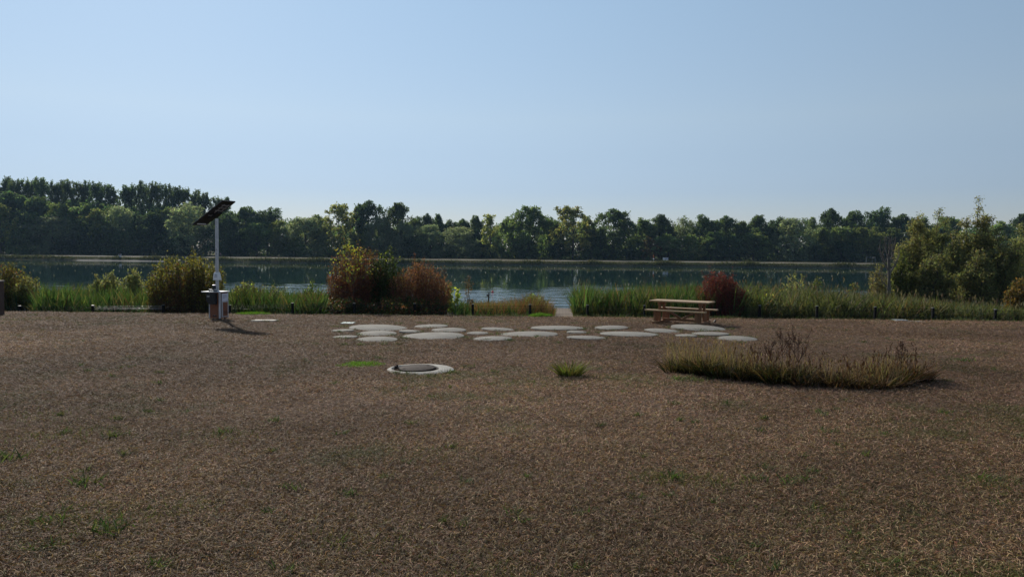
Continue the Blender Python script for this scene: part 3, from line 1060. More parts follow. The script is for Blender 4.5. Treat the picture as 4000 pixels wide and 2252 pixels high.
def shrub(name, label, cat, px, d, wpx, top, stem_mat, leaf_cols, nst=160, lps=50, leaf=(0.08, 0.04), start=0.25, spread=1.0, droop=0.0,
          twig=0.012, seed=1, base=0.82, group=None, ragged=0.25, depth=0.9, lat=0.10, topbias=1.0, upright=0.0, cat2=None, foot=0.3):
    """many stems fanning out of a stool, with side twigs and leaves"""
    r = np.random.default_rng(seed)
    x = P(px, 1200, d)[0]
    z0 = float(gz(x, d)) - 0.05
    H = P(px, top, d)[2] - z0
    W = wpx / 3000 * d
    o = empty(name, (x, d, z0), label, cat, 0, group)
    # dome of stem ends
    u = r.random(nst) ** 0.6
    a = r.uniform(0, 2 * np.pi, nst)
    hgt = H * (1 - 0.42 * u ** 2.4) * (1 - ragged * r.random(nst) ** 1.5)
    hgt *= 0.84 + 0.30 * vnoise(np.cos(a) * u * W / 2, np.sin(a) * u * W / 2, 0.45 + 0.12 * W, seed)
    hgt = np.minimum(hgt, H)
    hgt = np.where(r.random(nst) < 0.05, np.minimum(hgt * 1.2, H * 1.08), hgt)
    sh_ = r.random(nst) < foot
    hgt[sh_] *= r.uniform(0.3, 0.7, sh_.sum())
    ex = np.cos(a) * u * W / 2 * spread
    ey = np.sin(a) * u * W / 2 * depth
    bx, by = ex * base + 0.04 * r.normal(size=nst), ey * base + 0.04 * r.normal(size=nst)
    t = np.linspace(0, 1, 6)
    cur = 1.0 + 0.6 * upright
    S0 = np.stack([bx[:, None] + (ex - bx)[:, None] * t ** cur, by[:, None] + (ey - by)[:, None] * t ** cur,
                   hgt[:, None] * (t * (1 + 0.15 * (u[:, None])) - 0.15 * u[:, None] * t ** 2)], -1)
    S0[:, 1:, :2] += 0.03 * r.normal(size=(nst, 5, 2))
    lines = [(S0[i], np.linspace(twig, twig * 0.25, 6)) for i in range(nst)]
    V, F = tubes(lines, 4)
    st = link('stems', npmesh('stems', V, F, smooth=True), stem_mat, o)
    n = nst * lps
    i = np.repeat(np.arange(nst), lps)
    tt = start + (1 - start) * r.random(n) ** (1 / topbias)
    k = np.minimum((tt * 5).astype(int), 4)
    fr = (tt * 5 - k)[:, None]
    C = S0[i, k] * (1 - fr) + S0[i, k + 1] * fr
    C = C + rand_dirs(n, r) * (np.abs(r.normal(size=n)) * lat * (0.6 + 0.6 * (1 - tt)))[:, None]
    C[:, 2] = np.maximum(C[:, 2], 0.05)
    A = rand_dirs(n, r) + np.array([0, 0, 0.35 + upright - 1.2 * droop])
    A = unit(A)
    B = unit(np.cross(A, rand_dirs(n, r)))
    s = r.uniform(0.6, 1.4, n)[:, None]
    V, F = leaves(C, A * s * leaf[0], B * s * leaf[1])
    if callable(leaf_cols):
        c = leaf_cols(r, C, H, W)
    else:
        c = pick(n, leaf_cols, r, 0.25)
    link('foliage', npmesh('foliage', V, F, c), M['leaf'], o)
    return o


def two(colsA, colsB, fn):
    """colour A or B leaf by leaf, B more likely where fn is high"""
    def f(r, C, H, W):
        n = len(C)
        a, b = pick(n, colsA, r), pick(n, colsB, r)
        return np.where((r.random(n) < fn(C, H, W))[:, None], b, a)
    return f


RED = [((0.16, 0.058, 0.036), 4), ((0.12, 0.048, 0.030), 3), ((0.20, 0.085, 0.045), 2), ((0.10, 0.07, 0.03), 1)]
RUSTY = [((0.19, 0.078, 0.050), 4), ((0.15, 0.065, 0.042), 3), ((0.23, 0.115, 0.06), 2), ((0.13, 0.10, 0.035), 1)]
DKRED = [((0.14, 0.032, 0.030), 4), ((0.10, 0.026, 0.026), 3), ((0.20, 0.055, 0.045), 2), ((0.07, 0.045, 0.025), 1)]
OLV = [((0.13, 0.12, 0.032), 4), ((0.18, 0.155, 0.042), 3), ((0.09, 0.088, 0.028), 3)]
ORB = [((0.15, 0.080, 0.035), 3), ((0.12, 0.065, 0.03), 3)]
LIME = [((0.24, 0.30, 0.05), 3), ((0.32, 0.34, 0.07), 3), ((0.16, 0.22, 0.04), 2)]
YEL = [((0.46, 0.40, 0.07), 3), ((0.36, 0.36, 0.08), 3), ((0.22, 0.24, 0.06), 2)]
SAGE = [((0.17, 0.17, 0.08), 3), ((0.22, 0.215, 0.10), 3), ((0.13, 0.13, 0.058), 2)]
WIL = [((0.10, 0.115, 0.040), 3), ((0.14, 0.145, 0.050), 3), ((0.075, 0.085, 0.030), 2)]
DKG = [((0.035, 0.050, 0.018), 3), ((0.050, 0.065, 0.022), 3)]

shrub('shrub', 'olive and rust mixed bush at the left edge behind the wooden post', 'bush', 30, 34, 190, 1012, M['bark'], two(OLV, ORB, lambda C, H, W: 0.35), 190, 48, (0.085, 0.045), 0.12, seed=2)
shrub('shrub', 'lower yellowish bush right beside the leftmost bush', 'bush', 105, 33.5, 110, 1050, M['bark'], two(OLV, SAGE, lambda C, H, W: 0.5), 110, 36, (0.085, 0.045), 0.15, seed=3)
shrub('willow_sapling', 'pale sage willow sapling with a pointed top, left of the olive bush', 'sapling', 395, 38, 90, 1042, M['greybark'], SAGE, 60, 60, (0.14, 0.045), 0.25, seed=4, base=0.3)
shrub('willow_sapling', 'pale sage willow sapling, narrow middle one of three left of the olive bush', 'sapling', 442, 38, 62, 1030, M['greybark'], SAGE, 44, 60, (0.14, 0.045), 0.25, seed=5, base=0.3)
shrub('willow_sapling', 'pale sage willow sapling with a broad top, nearest to the olive bush', 'sapling', 520, 37, 110, 1030, M['greybark'], SAGE, 64, 64, (0.14, 0.045), 0.35, seed=6, base=0.25)
shrub('shrub', 'large rounded olive bush, brown inside, left of the solar charging station', 'bush', 728, 31.2, 300, 984, M['bark'],
      two(OLV, ORB, lambda C, H, W: np.clip(0.9 - np.hypot(C[:, 0] / (W / 2), (C[:, 2] - 0.2 * H) / (H * 0.8)) * 0.95, 0, 0.75)), 520, 62, (0.085, 0.045), 0.06, seed=7, lat=0.14, foot=0.45)
shrub('shrub', 'loose bush of yellow-green leaves just right of the charging station', 'bush', 955, 33, 110, 1085, M['bark'], two(OLV, LIME, lambda C, H, W: 0.15), 90, 40, (0.08, 0.045), 0.15, seed=8)
shrub('shrub', 'low bush with feathery yellowish tops in the reeds left of the red shrubs', 'bush', 1075, 34, 130, 1078, M['bark'], two(SAGE, GREEN, lambda C, H, W: 0.4), 70, 34, (0.10, 0.03), 0.3, seed=9, ragged=0.45)
shrub('shrub', 'light green herb bush tucked against the left red shrub', 'bush', 1230, 33.5, 80, 1075, M['bark'], two(GREEN, LIME, lambda C, H, W: 0.25), 40, 34, (0.10, 0.035), 0.35, seed=10, ragged=0.4)
shrub('shrub', 'tall red-brown shrub behind the yellow-leaved young tree', 'shrub', 1392, 32.4, 235, 956, M['twig'], two(RED, OLV, lambda C, H, W: np.clip(C[:, 2] / H - 0.45, 0, 0.4)), 460, 60, (0.065, 0.032), 0.10, seed=11, lat=0.10, ragged=0.3, upright=0.2, foot=0.4)
shrub('shrub', 'wide rusty red shrub of upright twigs right of the yellow-leaved young tree', 'shrub', 1636, 31.6, 255, 1004, M['twig'], RUSTY, 520, 46, (0.06, 0.026), 0.22, seed=12, lat=0.08, ragged=0.25, upright=0.5, twig=0.010, foot=0.3)
shrub('shrub', 'dark green bush wedged between the two red shrubs', 'bush', 1508, 32.2, 150, 985, M['bark'], two(DKG, LIME, lambda C, H, W: np.clip(C[:, 2] / H - 0.75, 0, 0.3)), 190, 55, (0.09, 0.055), 0.05, seed=13, foot=0.5)
shrub('shrub', 'dome-shaped dark red shrub behind the right end of the picnic table', 'shrub', 2816, 30.9, 200, 1054, M['twig'], DKRED, 520, 60, (0.055, 0.028), 0.06, seed=14, lat=0.09, ragged=0.2, upright=0.2, foot=0.4)
shrub('shrub', 'low dark bramble at the foot of the rusty red shrub, spreading behind the fence', 'bush', 1590, 30.3, 330, 1158, M['bark'], two(DKG, RED, lambda C, H, W: 0.35), 260, 44, (0.075, 0.045), 0.05, seed=32, foot=0.4)
shrub('shrub', 'low dark bramble at the foot of the yellow-leaved young tree', 'bush', 1370, 30.3, 190, 1165, M['bark'], two(DKG, RED, lambda C, H, W: 0.3), 170, 44, (0.075, 0.045), 0.05, seed=33, foot=0.4)
shrub('shrub', 'yellow and green weed bush right of the dark red shrub', 'bush', 2965, 32, 130, 1098, M['bark'], two(WIL, YEL, lambda C, H, W: 0.10), 80, 40, (0.085, 0.04), 0.2, seed=15, ragged=0.45)
shrub('sapling', 'pale yellow-leaved willow sapling standing in the reeds right of the dark red shrub', 'sapling', 3095, 44, 105, 1042, M['greybark'], [((0.26, 0.24, 0.10), 3), ((0.20, 0.19, 0.085), 3)], 34, 42, (0.17, 0.045), 0.5, seed=16, base=0.12, ragged=0.5, twig=0.014)
shrub('sapling', 'small green bush sapling poking out of the right reeds left of the brown one', 'sapling', 3187, 44, 42, 1082, M['greybark'], WIL, 24, 40, (0.11, 0.06), 0.3, seed=17)
shrub('sapling', 'small brownish green sapling poking out of the right reeds', 'sapling', 3330, 44, 60, 1090, M['greybark'], two(WIL, ORB, lambda C, H, W: 0.3), 30, 36, (0.11, 0.05), 0.3, seed=18)
shrub('sapling', 'bright lime young sapling right of the rusty red shrub', 'sapling', 1768, 34, 62, 1072, M['greybark'], LIME, 12, 40, (0.11, 0.085), 0.55, seed=19, base=0.05, twig=0.010, lat=0.09)
shrub('sapling', 'ragged lower bush of yellow and brown leaves left of the lime sapling', 'sapling', 1738, 34.5, 70, 1110, M['greybark'], two(ORB, YEL, lambda C, H, W: 0.35), 26, 26, (0.09, 0.05), 0.3, seed=29, ragged=0.4)
shrub('sapling', 'thin brown-leaved sapling leaning right of the lime sapling', 'sapling', 1828, 34, 58, 1062, M['greybark'], [((0.09, 0.060, 0.035), 3), ((0.12, 0.075, 0.04), 2)], 10, 34, (0.085, 0.04), 0.62, seed=20, base=0.05, twig=0.010, lat=0.10)
shrub('shrub', 'small yellow-green bush above the fence left of the sandy gap', 'bush', 2085, 35, 95, 1138, M['twig'], two(WIL, LIME, lambda C, H, W: 0.3), 60, 30, (0.09, 0.04), 0.25, seed=30)
shrub('shrub', 'orange-leaved bush at the right edge beside the near willows', 'bush', 3975, 40, 95, 1085, M['bark'], [((0.19, 0.105, 0.032), 3), ((0.15, 0.10, 0.036), 3), ((0.10, 0.09, 0.032), 3)], 130, 44, (0.11, 0.06), 0.1, seed=31)


def leafy_young_tree():
    """slim young tree with few large round yellow leaves in front of the red shrub"""
    r = np.random.default_rng(41)
    d = 31.6
    x = P(1378, 1200, d)[0]
    z0 = float(gz(x, d)) - 0.05
    H = P(1378, 962, d)[2] - z0
    o = empty('young_tree', (x, d, z0), 'slim young tree with large round yellow-green leaves in front of the red-brown shrub', 'tree')
    L = []
    zz = np.linspace(0, H * 0.97, 8)
    tr = np.stack([-0.06 + 0.10 * np.sin(zz * 1.3), 0.03 * r.normal(size=8), zz], 1)
    tr[0, :2] = 0
    L.append((tr, np.linspace(0.028, 0.006, 8)))
    pts = [tr[-1] * 0.995, tr[-2]]
    for b in range(30):
        t = r.uniform(0.28, 0.95)
        s = np.array([np.interp(t * H, tr[:, 2], tr[:, k]) for k in range(3)])
        a = r.uniform(0, 6.28)
        ln = (0.28 + 0.85 * math.sin(math.pi * min(1, (1 - t) * 1.25) * 0.55)) * r.uniform(0.7, 1.2)
        e = s + np.array([np.cos(a) * ln * 0.95, np.sin(a) * ln * 0.55, ln * r.uniform(0.35, 0.9)])
        m = (s + e) / 2 + np.array([0, 0, -0.05])
        e[2] = min(e[2], H)
        L.append((np.stack([s, m, e]), np.array([0.012, 0.008, 0.003])))
        for q in np.linspace(0.35, 1.0, 8):
            pts.append(s * (1 - q) + e * q)
    V, F = tubes(L, 5)
    link('trunk', npmesh('trunk', V, F, smooth=True), M['greybark'], o)
    pts = np.array(pts)
    n = 400
    C = pts[r.integers(0, len(pts), n)] + r.normal(size=(n, 3)) * 0.055
    keepf = r.random(n) < np.clip(C[:, 2] / H * 1.3, 0.25, 1)
    C = C[keepf]
    n = len(C)
    A = rand_dirs(n, r)
    A[:, 2] -= 0.5
    A = unit(A)
    B = unit(np.cross(A, rand_dirs(n, r)))
    # six-sided round leaves
    s = r.uniform(0.05, 0.085, n)[:, None]
    ang = np.linspace(0, 2 * np.pi, 6, endpoint=False)
    V = (C[:, None, :] + s[:, None] * (0.5 * np.cos(ang)[None, :, None] * A[:, None] + 0.45 * np.sin(ang)[None, :, None] * B[:, None])).reshape(-1, 3)
    F = np.arange(6 * n).reshape(n, 6)
    link('foliage', npmesh('foliage', V, F, pick(n, [((0.30, 0.30, 0.05), 3), ((0.24, 0.27, 0.055), 3), ((0.33, 0.26, 0.05), 2), ((0.30, 0.16, 0.045), 1)], r, 0.15)), M['leaf'], o)


leafy_young_tree()


# ------------------------------------------------------------------ near willows on the right
def near_willow(label, px, d, wpx, top, seed, n, cols, low=0.02, spike=0.0, nst=9):
    r = np.random.default_rng(seed)
    x = P(px, 1150, d)[0]
    z0 = float(gz(x, d)) - 0.1
    H = P(px, top, d)[2] - z0
    W = wpx / 3000 * d
    o = empty('willow_tree', (x, d, z0), label, 'tree')
    L, anchors = [], []
    for i in range(nst):
        a = r.uniform(0, 6.28)
        u = r.random() ** 0.5
        hh = H * (1 - 0.38 * u ** 1.6) * r.uniform(0.8, 1.0)
        if i == 0:
            u, hh = 0.1, H * 0.98
        e = np.array([np.cos(a) * u * W * 0.42, np.sin(a) * u * W * 0.42, hh])
        b = e * np.array([0.22, 0.22, 0]) + np.array([0.12, 0.12, 0]) * r.normal(size=3)
        t = np.linspace(0, 1, 9)[:, None]
        p = b + (e - b) * np.concatenate([t ** 1.3, t ** 1.3, t], 1)
        p[1:, :2] += 0.07 * r.normal(size=(8, 2))
        L.append((p, np.linspace(0.085, 0.010, 9)))
        for j in range(34):
            t0 = r.uniform(0.14, 0.98)
            k = min(int(t0 * 8), 7)
            s = p[k] + (p[k + 1] - p[k]) * (t0 * 8 - k)
            ln = (0.5 + (1 - t0) * 1.5) * r.uniform(0.5, 1.1) * W / 4.2
            if spike and i == 0 and t0 > 0.7:
                ln *= 0.45
            aa = r.uniform(0, 6.28)
            up = r.uniform(0.2, 1.2)
            q = s + np.array([np.cos(aa), np.sin(aa), up]) * ln / math.hypot(1, up)
            q[2] = min(q[2], H)
            L.append((np.stack([s, (s + q) / 2 + np.array([0, 0, 0.06]), q]), np.array([0.022, 0.014, 0.004])))
            for f in np.linspace(0.15, 1.05, 7):
                anchors.append(s + (q - s) * f)
    V, F = tubes(L, 5)
    link('trunk', npmesh('trunk', V, F, smooth=True), M['bark'], o)
    anchors = np.array(anchors)
    anchors = anchors[anchors[:, 2] > low * H]
    i = r.integers(0, len(anchors), n)
    C = anchors[i] + r.normal(size=(n, 3)) * 0.14
    A = rand_dirs(n, r)
    A[:, 2] -= 0.25
    A = unit(A)
    B = unit(np.cross(A, rand_dirs(n, r)))
    s = r.uniform(0.6, 1.4, n)[:, None]
    V, F = leaves(C, A * s * 0.17, B * s * 0.06)
    clump = r.normal(size=len(anchors)) * 0.16
    c = pick(n, cols, r, 0.2) * (1 + clump[i])[:, None]
    link('crown', npmesh('crown', V, F, c), M['leaf'], o)
    return o


W1 = [((0.181, 0.170, 0.071), 3), ((0.235, 0.212, 0.094), 3), ((0.128, 0.128, 0.060), 2)]
W2 = [((0.165, 0.173, 0.079), 3), ((0.224, 0.223, 0.096), 3), ((0.119, 0.129, 0.061), 2)]
W3 = [((0.109, 0.116, 0.055), 3), ((0.155, 0.157, 0.066), 3), ((0.186, 0.149, 0.063), 1)]
near_willow('yellowish willow, left of the near clump at the right', 3575, 58, 175, 835, 51, 16000, W1)
near_willow('grey-green willow with thin spiky top, second from left in the near clump', 3655, 60, 170, 806, 52, 14000, W2, spike=1)
near_willow('tallest willow of the near clump with a pointed top', 3800, 57, 170, 760, 53, 19000, W1, spike=1)
near_willow('dark dense willow between the tall one and the left part of the near clump', 3725, 55, 180, 900, 54, 14000, W3)
near_willow('dark willow right of the tallest one in the near clump', 3880, 56, 230, 875, 55, 15000, W3)
near_willow('willow at the right edge of the photo, right end of the near clump', 3975, 58, 230, 870, 56, 13000, W2)
near_willow('low leafy willow bush at the left foot of the near clump', 3520, 54, 130, 960, 57, 8000, WIL)
near_willow('low dark willow bush under the middle of the near clump', 3640, 53, 170, 985, 58, 11000, W3)
near_willow('low dark willow bush under the right of the near clump', 3810, 53, 190, 975, 59, 12000, W3)
shrub('shrub', 'pale yellowish shrub at the foot of the bare dead tree', 'bush', 3428, 50, 85, 1035, M['greybark'], [((0.20, 0.165, 0.075), 3), ((0.15, 0.13, 0.06), 3)], 60, 46, (0.16, 0.05), 0.2, seed=60)


def dead_tree():
    r = np.random.default_rng(61)
    d = 49
    x = P(3474, 1150, d)[0]
    z0 = float(gz(x, d)) - 0.1
    k = d / 3000
    H = P(3474, 925, d)[2] - z0
    L = []
    hb = P(3474, 1060, d)[2] - z0
    tr = [[0, 0, 0], [-0.02, 0, hb * 0.5], [-0.06, 0, hb], [-0.12, 0.03, hb + (H - hb) * 0.35], [-0.10, 0, H * 0.8], [-0.14, 0, H * 0.93]]
    L.append((np.array(tr), np.array([0.12, 0.10, 0.085, 0.065, 0.045, 0.02])))
    def br(s, e, r0, kids=4):
        s, e = np.array(s), np.array(e)
        m = (s + e) / 2 + np.array([0.06 * np.sign(e[0] - s[0]), 0, -0.06])
        L.append((np.stack([s, m, e]), np.array([r0 * 1.2, r0 * 0.9, r0 * 0.4])))
        for q in range(kids):
            f = r.uniform(0.35, 0.95)
            a = s + (e - s) * f
            b = a + np.array([r.normal() * 0.14, r.normal() * 0.2, r.uniform(0.35, 0.9)])
            b[2] = min(b[2], H)
            L.append((np.stack([a, (a + b) / 2 + 0.02, b]), np.array([r0 * 0.55, r0 * 0.42, 0.011])))
    br([-0.06, 0, hb], [-0.75, 0.1, H * 0.86], 0.045, 7)
    br([-0.12, 0.03, hb * 1.15], [0.25, -0.1, H * 0.93], 0.04, 7)
    br([-0.06, 0, hb * 0.95], [0.62, 0.1, hb * 1.38], 0.045, 4)
    br([-0.02, 0, hb * 0.6], [-0.7, 0.2, hb * 0.98], 0.035, 4)
    br([-0.10, 0, hb * 1.25], [-0.35, 0.2, H], 0.03, 6)
    br([-0.10, 0, hb * 1.3], [0.0, 0.2, H * 1.0], 0.03, 6)
    V, F = tubes(L, 6)
    o = link('dead_tree', npmesh('dead_tree', V, F, smooth=True), M['greybark'], None, (x, d, z0))
    tag(o, 'bare grey dead tree with forked branches left of the near willows', 'tree')


dead_tree()
# ------------------------------------------------------------------ lawn: dry blades, green patches, tall grass
CLEAR = []      # (x, y, radius) kept free of blades


def lawn_blades():
    r = np.random.default_rng(71)
    n = 1400000
    u = r.random(n)
    d = 3.3 * (28.35 / 3.3) ** u
    x = r.uniform(-1, 1, n) * (0.72 * d + 1.2)
    ok = np.ones(n, bool)
    for cx, cy, rr in CLEAR:
        ok &= (x - cx) ** 2 + (d - cy) ** 2 > rr * rr
    tuss = vnoise(x, d, 0.16, 73) * 0.5 + vnoise(x, d, 0.55, 74) * 0.5
    ok &= r.random(n) < (0.25 + 1.15 * tuss) * (0.45 + 0.9 * vnoise(x, d, 2.9, 80))
    x, d, tuss = x[ok], d[ok], tuss[ok]
    n = len(x)
    sc = np.maximum(1.0, d / 7.5) ** 0.5
    ln = r.uniform(0.018, 0.066, n) * sc
    wd = r.uniform(0.0022, 0.0042, n) * sc
    a = r.uniform(0, 2 * np.pi, n)
    el = (np.abs(r.normal(size=n)) * 0.38 + 0.03) * np.minimum(1, 7.0 / d) ** 0.35
    A = np.stack([np.cos(a) * np.cos(el), np.sin(a) * np.cos(el), np.sin(el)], 1) * ln[:, None]
    tw = r.uniform(-0.9, 0.9, n)
    side = np.stack([-np.sin(a), np.cos(a), np.zeros(n)], 1)
    upn = np.cross(side, unit(A))
    B = (side * np.cos(tw)[:, None] + upn * np.sin(tw)[:, None]) * wd[:, None]
    C = np.stack([x, d, gz(x, d) + r.uniform(-0.004, 0.012, n) * sc], 1)
    # curled blades: two quads with a kink
    Mid = C + A * 0.5 + np.cross(unit(A), np.array([0, 0, 1.0])) * (r.normal(size=n) * 0.13 * ln)[:, None] + np.array([0, 0, 1]) * (0.10 * ln)[:, None]
    End = C + A + np.array([0, 0, -1]) * (0.25 * ln * np.sin(el))[:, None]
    V = np.stack([C - B * 0.5, C + B * 0.5, Mid + B * 0.5, Mid - B * 0.5, End + B * 0.15, End - B * 0.15], 1).reshape(-1, 3)
    k = np.arange(n)[:, None] * 6
    F = np.stack([k + np.array([0, 1, 2, 3]), k + np.array([3, 2, 4, 5])], 1).reshape(-1, 4)
    c = pick(n, [((0.060, 0.041, 0.031), 3), ((0.165, 0.118, 0.090), 3.4), ((0.29, 0.220, 0.162), 3.4), ((0.40, 0.315, 0.23), 1.7), ((0.20, 0.095, 0.058), 0.6)], r, 0.22)
    # patches with a green or straw cast
    g = vnoise(x, d, 1.3, 75) * 0.6 + vnoise(x, d, 0.4, 76) * 0.4
    right = np.clip((x / d + 0.1) * 0.8, 0, 0.35) * np.clip((12 - d) / 6, 0, 1)
    gm = r.random(n) < np.clip((g - 0.60) * 3.0, 0, 0.6) + right * 0.22 + 0.025
    gc = pick(n, [((0.085, 0.100, 0.035), 3), ((0.12, 0.125, 0.050), 3), ((0.055, 0.075, 0.026), 2)], r)
    c = np.where(gm[:, None], gc, c)
    ol = (np.clip((10 - d) / 7, 0, 1) * 0.22)[:, None]
    # worn, redder litter in some areas and paler straw in others
    wear = vnoise(x, d, 2.6, 77) * 0.55 + vnoise(x, d, 0.9, 78) * 0.45
    c = c * (0.55 + 0.9 * wear)[:, None]
    c = c * (0.72 + 0.56 * vnoise(x, d, 5.5, 79))[:, None]
    c = np.clip(c * np.array([1.17, 0.965, 0.86]) * (1 - ol * np.array([0.25, 0.0, 0.75])), 0, 0.8)
    o = link('dry_grass', npmesh('dry_grass', V, F, np.repeat(c, 2, 0)), M['straw'])
    tag(o, 'parched brown and straw-coloured grass covering the whole lawn', 'grass', kind='stuff')


def patch(name, label, cx, cy, rx, ry, n, h, cols, seed, wd=(0.006, 0.012), kind='stuff', cat='grass', lean=0.5, bend=0.5, mat='straw', seg=2, power=0.5):
    r = np.random.default_rng(seed)
    a = r.uniform(0, 6.28, n)
    q = r.random(n) ** power
    wob = 0.75 + 0.5 * vnoise(np.cos(a) * 2 + seed, np.sin(a) * 2, 0.8, seed)
    x = cx + np.cos(a) * q * rx * wob
    y = cy + np.sin(a) * q * ry * wob
    hh = h * r.uniform(0.45, 1.1, n) * (1 - 0.45 * q ** 2)
    V, F = strips(np.stack([x, y, gz(x, y) - 0.01], 1), r.uniform(0, 6.28, n), hh, r.uniform(0, lean, n), r.uniform(0, bend, n), r.uniform(*wd, n), seg, r=r)
    c = np.repeat(pick(n, cols, r, 0.22), seg, 0)
    o = link(name, npmesh(name, V, F, c), M[mat])
    return tag(o, label, cat, kind=kind)


FRESH = [((0.11, 0.22, 0.025), 3), ((0.15, 0.28, 0.035), 3), ((0.08, 0.15, 0.02), 2)]
p = G(1412, 1424)
patch('green_grass', 'bright green patch of short grass left of the manhole', p[0], p[1], 0.42, 0.48, 2600, 0.075, FRESH, 81, mat='reed')
p = P(995, 1238, 28.2)
patch('green_grass', 'bright green strip of grass by the fence right of the charging station', p[0], p[1], 0.62, 0.4, 2200, 0.14, FRESH, 82, (0.008, 0.016), mat='reed')
p = P(2112, 1236, 28.4)
patch('green_grass', 'bright green grass at the foot of the fence by the sandy gap', p[0], p[1], 0.42, 0.35, 1800, 0.2, FRESH, 83, (0.008, 0.018), mat='reed')


def weeds():
    """small green rosettes scattered in the lawn, more of them round the discs"""
    r = np.random.default_rng(84)
    spots = []
    for px, py, s in [(1348, 1348, 1), (1412, 1349, 1.5), (1502, 1346, 1.1), (1552, 1348, .9), (1575, 1320, 1), (1812, 1321, 1.2), (1945, 1306, 1.1), (1900, 1328, .8), (1990, 1330, 1.1), (2345, 1302, .9),
                      (2612, 1280, 1), (2742, 1317, 1), (2850, 1285, 1.1), (2925, 1316, 1.2), (1758, 1455, 1.6), (1685, 1467, 1.3), (1820, 1431, 1.2), (1932, 1452, 1.3), (1735, 1270, .8), (2040, 1292, 1),
                      (2660, 1487, 2.0), (2740, 1492, 1.5), (3762, 1410, 2.2), (330, 1890, 1.6), (420, 2066, 2.0), (2630, 1858, 1.4), (3100, 1875, 1.3), (3860, 1870, 1.3), (3240, 1690, 1), (2640, 1585, 1),
                      (440, 1706, 1.3), (880, 1690, 1.2), (255, 1692, 1), (3690, 1620, 1), (180, 2040, 1.3), (4, 1800, 2.2), (2300, 1350, .9), (2180, 1342, .8), (1300, 1500, .8), (2890, 1340, .8), (1240, 1345, .7),
                      (1640, 1262, .8), (2250, 1262, .8), (480, 1255, .9), (300, 1262, .9), (3300, 1290, .9), (3560, 1330, .8), (2450, 1420, .8), (900, 1420, .7), (620, 1500, .8), (2990, 1640, .9)]:
        g = G(px, py)
        spots.append((g[0], g[1], s))
    for cx, cy, rr in CLEAR:
        for _ in range(int(2 + 4 * rr)):
            a = r.uniform(0, 6.28)
            spots.append((cx + math.cos(a) * (rr + 0.04), cy + math.sin(a) * (rr + 0.04), r.uniform(0.3, 0.9)))
    for _ in range(150):
        d = 3.6 * (27 / 3.6) ** r.random()
        spots.append((r.uniform(-0.7, 0.7) * d, d, r.uniform(0.35, 0.8)))
    P_ = []
    for x, y, s in spots:
        n = int(26 * s + 10)
        R0 = 0.045 * s * max(1, y / 12)
        bx = x + r.normal(size=n) * R0
        by = y + r.normal(size=n) * R0 * 0.8
        V, F = strips(np.stack([bx, by, gz(bx, by)], 1), r.uniform(0, 6.28, n), r.uniform(0.03, 0.085, n) * (0.7 + 0.4 * s), r.uniform(0.3, 1.1, n), r.uniform(0, 0.7, n),
                      r.uniform(0.005, 0.014, n) * (0.7 + 0.3 * s) * max(1, y / 14), 2, r=r)
        P_.append((V, F, np.repeat(pick(n, [((0.055, 0.085, 0.026), 3), ((0.085, 0.12, 0.04), 3), ((0.12, 0.13, 0.05), 1)], r), 2, 0)))
    # loose thin green patches
    for px, py, rx, nn in [(330, 2030, 0.5, 900), (700, 1985, 0.3, 300), (2580, 1860, 0.22, 420), (2810, 1880, 0.3, 420), (3890, 1890, 0.4, 700), (200, 1705, 0.5, 420), (860, 1705, 0.5, 380), (1700, 1770, 0.4, 300),
                           (2120, 1505, 0.6, 420), (2480, 1505, 0.6, 500), (3240, 2040, 0.35, 300), (1950, 2240, 0.3, 300), (1450, 2120, 0.4, 360), (120, 1640, 0.8, 500), (3750, 1650, 0.8, 600), (2300, 1470, .4, 260),
                           (1330, 1275, .3, 300), (700, 1260, .9, 300), (150, 1245, 1.2, 500)]:
        g = G(px, py)
        bx = g[0] + r.normal(size=nn) * rx * 0.6
        by = g[1] + r.normal(size=nn) * rx * 0.5
        V, F = strips(np.stack([bx, by, gz(bx, by)], 1), r.uniform(0, 6.28, nn), r.uniform(0.02, 0.06, nn), r.uniform(0.2, 1.0, nn), r.uniform(0, 0.6, nn), r.uniform(0.003, 0.007, nn) * max(1, g[1] / 9), 2, r=r)
        P_.append((V, F, np.repeat(pick(nn, [((0.075, 0.095, 0.032), 3), ((0.11, 0.13, 0.045), 3), ((0.15, 0.14, 0.06), 2)], r), 2, 0)))
    V, F, c = joinm(P_)
    tag(link('lawn_weeds', npmesh('lawn_weeds', V, F, c), M['reed']), 'small green weeds scattered over the dry lawn', 'weeds', kind='stuff')



# single tuft of sedge in the middle of the lawn
g = G(2225, 1466)
r = np.random.default_rng(85)
n = 300
a = r.uniform(0, 6.28, n)
q = np.sqrt(r.random(n)) * 0.16
base = np.stack([q * np.cos(a), q * np.sin(a) * 0.8, np.zeros(n) - 0.02], 1)
V, F = strips(base, a + r.normal(size=n) * 0.5, r.uniform(0.18, 0.33, n), r.uniform(0.1, 0.55, n) + q * 1.5, r.uniform(0.1, 0.7, n), r.uniform(0.010, 0.019, n), 4, r=r)
c = pick(n, [((0.10, 0.125, 0.030), 4), ((0.17, 0.16, 0.045), 3), ((0.26, 0.19, 0.085), 2), ((0.06, 0.075, 0.025), 2)], r)
o = link('grass_tuft', npmesh('grass_tuft', V, F, np.repeat(c, 4, 0)), M['reed'], None, (g[0], g[1], float(gz(g[0], g[1]))))
tag(o, 'single yellow-tipped green grass tuft alone on the lawn right of the manhole', 'grass tuft')


